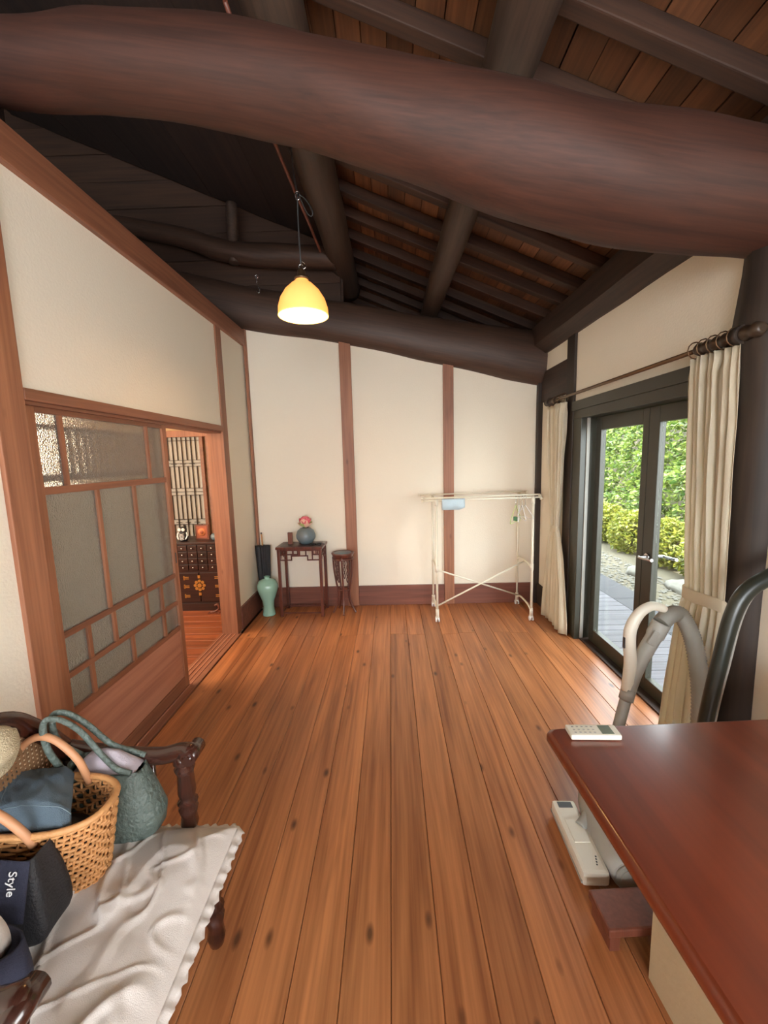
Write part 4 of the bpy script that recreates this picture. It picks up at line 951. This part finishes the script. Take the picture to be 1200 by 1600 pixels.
# ---------------- black shopping bag with lettering
sb = thing('shopping_bag', 'open black shopping bag with white lettering near the chair arm', 'bag', (-.900, .790, ZC), rz=.03)
b = bmn()
secs = [(0, .125, .050), (.05, .138, .056), (.13, .122, .048), (.205, .102, .032), (.208, .100, .030), (.13, .114, .042), (.02, .12, .045)]
rows = []
for z, hx, hy in secs:
    rows.append([b.verts.new((x*hx+.004*noise.noise(Vector((x*3, y*3, z*12))), y*hy+.012*z/.2+.01*noise.noise(Vector((x*2+5, y*3, z*10))), z)) for x, y in ((-1, -1), (-.5, -1.03), (0, -1.05), (.5, -1.03), (1, -1), (.86, 0), (1, 1), (.5, 1.03), (0, 1.04), (-.5, 1.03), (-1, 1), (-.86, 0))])
for r0, r1 in zip(rows, rows[1:]):
    for k in range(12): b.faces.new((r0[k], r0[(k+1) % 12], r1[(k+1) % 12], r1[k]))
b.faces.new(rows[0]); b.faces.new(rows[-1]); o = obj('bag_body', b, 'black', sb, smooth=True); sm = o.modifiers.new('s', 'SUBSURF'); sm.levels = sm.render_levels = 2
b = bmn(); rows = []
for i in range(9):
    rows.append([b.verts.new((-.09+.19*i/8, -.024-.036*j/8-.003*math.sin(i), .210-.11*(j/8))) for j in range(9)])
for r0, r1 in zip(rows, rows[1:]):
    for j in range(8): b.faces.new((r0[j], r0[j+1], r1[j+1], r1[j])).smooth = True
o = obj('front_flap', b, 'navy', sb); o.modifiers.new('s', 'SOLIDIFY').thickness = .002
tx = bpy.data.curves.new('lettering', 'FONT'); tx.body = 'Style'; tx.size = .025; tx.extrude = .0006; tx.align_x = 'LEFT'; tx.materials.append(M['letters'])
to = bpy.data.objects.new('lettering', tx); COL.objects.link(to); to.parent = sb; to.location = (.060, -.0335, .195); to.rotation_euler = (Euler((-.32, 0, 0)).to_matrix() @ Matrix(((0, 1, 0), (0, 0, -1), (-1, 0, 0)))).to_euler()
dg_ = bpy.context.evaluated_depsgraph_get(); bpy.context.view_layer.update()
lm = bpy.data.meshes.new_from_object(to.evaluated_get(dg_)); lt = bpy.data.objects.new('lettering', lm); COL.objects.link(lt); lt.parent = sb; lt.location = to.location; lt.rotation_euler = to.rotation_euler
bpy.data.objects.remove(to); lt.name = 'lettering'
# ---------------- navy bag with white strap
nb = thing('navy_tote', 'navy tote with a broad cream strap at the photo edge', 'bag', (-.825, .650, ZC), rz=.05)
b = bmn()
rows = [[b.verts.new((math.cos(a)*hx, math.sin(a)*hy, z)) for a in [2*PI*k/20 for k in range(20)]] for z, hx, hy in ((0, .10, .05), (.08, .105, .055), (.15, .1, .045), (.152, .095, .04), (.05, .09, .04))]
for r0, r1 in zip(rows, rows[1:]):
    for k in range(20): b.faces.new((r0[k], r0[(k+1) % 20], r1[(k+1) % 20], r1[k])).smooth = True
b.faces.new(rows[0]); b.faces.new(rows[-1]); obj('bag_body', b, 'navy', nb)
b = bmn(); rows = []
for t in np.linspace(0, 1, 22):
    a = -PI*.1+t*PI*1.15; c = Vector((-.02+.085*math.cos(a), .005, .15+.085*math.sin(a)))
    rows.append([b.verts.new(c+Vector((0, -.014, 0))), b.verts.new(c+Vector((0, .014, 0)))])
for r0, r1 in zip(rows, rows[1:]): b.faces.new((r0[0], r0[1], r1[1], r1[0])).smooth = True
o = obj('strap', b, 'cream', nb, label='broad cream strap'); o.modifiers.new('s', 'SOLIDIFY').thickness = .003
# ---------------- straw hat on the backrest
b = bmn(); lathe(b, [(.125, 0), (.12, .004), (.08, .01), (.075, .05), (.055, .075), (0, .082)], 32)
for v in b.verts: v.co += Vector((0, 0, .006*noise.noise(v.co*20)))
o = obj('straw_hat', b, 'straw', None, (-.985, .89, .83), True); o.rotation_euler = (0, 1.25, 0); o.scale = (.6, .6, .6); o.modifiers.new('s', 'SOLIDIFY').thickness = .004
tag(o, 'beige straw hat resting against the cane chair back', 'hat')

# ---------------------------------------------------------------- outside
b = bmn(); box(b, 1.64, 2.42, -1.0, 9.0, -.22, -.14); dks = struct('trim_2', b, 'sub', 'garden deck')
dm = None; y = -.9
while y < 8.9:
    if dm is None:
        o = bx('deck_board', 'deck', dks, 1.64, 2.42, y, y+.112, -.14, -.10, .004); dm = o.data
    else: link_mesh('deck_board', dm, dks, (2.03, y+.056+.001, -.12+rb.uniform(-.002, .002)))
    y += .118
ks = sempty('trim_3', (2.6, 0, 0)); ks['label'] = 'grey paving kerb beyond the deck'
y = -1
while y < 9: bx('kerb_slab', 'slab', ks, -.175, .175, y+.004, y+.896, -.2, -.10, .006); y += .9
b = bmn(); N_ = 40; g = []
def gz(x, y):
    base_ = -.17+.02*noise.noise(Vector((x*1.5, y*1.5, 0)))
    t = max(0, x-4.35); return base_+ 1.15*t + .1*noise.noise(Vector((x, y, 5)))*min(1, t)
for i in range(N_+1):
    g.append([b.verts.new((2.7+i*.16, -2+j*.4, gz(2.7+i*.16, -2+j*.4))) for j in range(N_+1)])
for i in range(N_):
    for j in range(N_): b.faces.new((g[i][j], g[i+1][j], g[i+1][j+1], g[i][j+1])).smooth = True
gd = struct('ground', b, 'gravel', 'gravel garden ground rising to a bank')
# pebbles
rs = random.Random(11)
b = bmn(); 
for k in range(1400):
    x = 2.8+rs.random()**1.2*.75; y = 1.8+rs.random()*5.5; r = rs.uniform(.010, .03); q = Vector((x, y, gz(x, y)+r*.3))
    ico = [(0, 0, 1), (.9, 0, .1), (.3, .85, .1), (-.75, .5, .1), (-.7, -.55, .1), (.3, -.85, .1)]
    vv = [b.verts.new(q+Vector((p[0]*r*rs.uniform(.8, 1.3), p[1]*r*rs.uniform(.8, 1.3), p[2]*r*.6))) for p in ico]
    for m_ in range(1, 6): b.faces.new((vv[0], vv[m_], vv[m_ % 5+1]))
pe = obj('pebbles', b, 'stone'); pe['kind'] = 'stuff'; pe['label'] = 'loose grey pebbles beside the paving kerb'; pe['category'] = 'pebbles'
for (x, y, sx, sy, sz, lab) in ((3.55, 4.75, .22, .35, .10, 'large flat grey garden stone near the shrubs'), (3.35, 5.5, .14, .18, .09, 'smaller grey garden stone further along the kerb'), (3.2, 4.05, .12, .15, .07, 'small garden stone nearest the kerb')):
    b = bmn(); bmesh.ops.create_icosphere(b, subdivisions=3, radius=1)
    for v in b.verts: v.co *= 1+.25*noise.noise(v.co*1.6+Vector((x, y, 0))); v.co = Vector((v.co.x*sx, v.co.y*sy, v.co.z*sz))
    tag(obj('garden_stone', b, 'stone', None, (x, y, gz(x, y)+sz*.3), True), lab, 'stone')
def leaves(name, cloud, mat, size, seed):
    rg_ = np.random.RandomState(seed); n = len(cloud)
    c = np.asarray(cloud); d = rg_.normal(size=(n, 3)); d[:, 2] = d[:, 2]*.6-.15; d[:, 0] -= .3; d /= np.linalg.norm(d, axis=1)[:, None]
    up_ = rg_.normal(size=(n, 3)); up_[:, 2] += .8; w = np.cross(d, up_); w /= np.linalg.norm(w, axis=1)[:, None]+1e-6; nn = np.cross(w, d)
    L_ = size*rg_.uniform(.6, 1.3, n)[:, None]; W_ = L_*.32
    v = np.stack([c, c+d*L_*.5+w*W_+nn*W_*.3, c+d*L_, c+d*L_*.5-w*W_+nn*W_*.3], 1).reshape(-1, 3)
    i = np.arange(n)*4; f = np.concatenate([np.stack([i, i+1, i+2], 1), np.stack([i, i+2, i+3], 1)])
    me = bpy.data.meshes.new(name); me.from_pydata(v.tolist(), [], f.tolist()); me.materials.append(M[mat]); return me
rg0 = np.random.RandomState(4)
# hedge on the bank
pts = []
for k in range(64000):
    y = rg0.uniform(1.0, 13.0); z = -.15+rg0.uniform(0, 1)**.95*4.3; x = 4.15+z*.42+.25*noise.noise(Vector((y*1.1, z*1.3, 0)))+.18*noise.noise(Vector((y*3, z*3, 3)))+abs(rg0.normal()*.10)
    pts.append((x, y, z-.05))
hg = bpy.data.objects.new('hedge', leaves('hedge', pts, 'leaf_a', .09, 1)); COL.objects.link(hg); hg['kind'] = 'stuff'; tag(hg, 'dense sunlit green hedge covering the garden bank', 'hedge')
# shrubs in front
for k, (x, y, r) in enumerate([(3.95, 3.4, .36), (4.0, 4.25, .38), (4.0, 5.1, .38), (4.0, 5.95, .4), (4.02, 6.85, .4), (4.05, 7.75, .42), (4.1, 8.7, .42)]):
    t = thing('garden_shrub', 'yellow-green shrub at the hedge foot, %s from the near end of the row' % ('first', 'second', 'third', 'fourth', 'fifth', 'sixth', 'seventh')[k], 'shrub', (x, y, gz(x, y)), 'shrubs at the foot of the hedge')
    u = rg0.normal(size=(2600, 3)); u /= np.linalg.norm(u, axis=1)[:, None]; rad = r*(.75+.3*rg0.uniform(size=2600))
    P_ = u*rad[:, None]*np.array([.8, 1.0, .95]); P_[:, 2] += r*.8; P_ = P_[P_[:, 2] > .03]
    o = bpy.data.objects.new('foliage', leaves('foliage', P_, 'leaf_b', .065, 20+k)); COL.objects.link(o); o.parent = t
    for q in range(3):
        b = bmn(); a = q*2.1; beamcurve(b, smoothpts([(0, 0, -.05), (.1*math.cos(a), .1*math.sin(a), r*.5), (.25*math.cos(a), .25*math.sin(a), r*1.1)], 4), [.016]*5+[.010]*4, 6); obj('stem', b, 'raft', t)
print('tris', sum(len(m.polygons) for m in bpy.data.meshes))
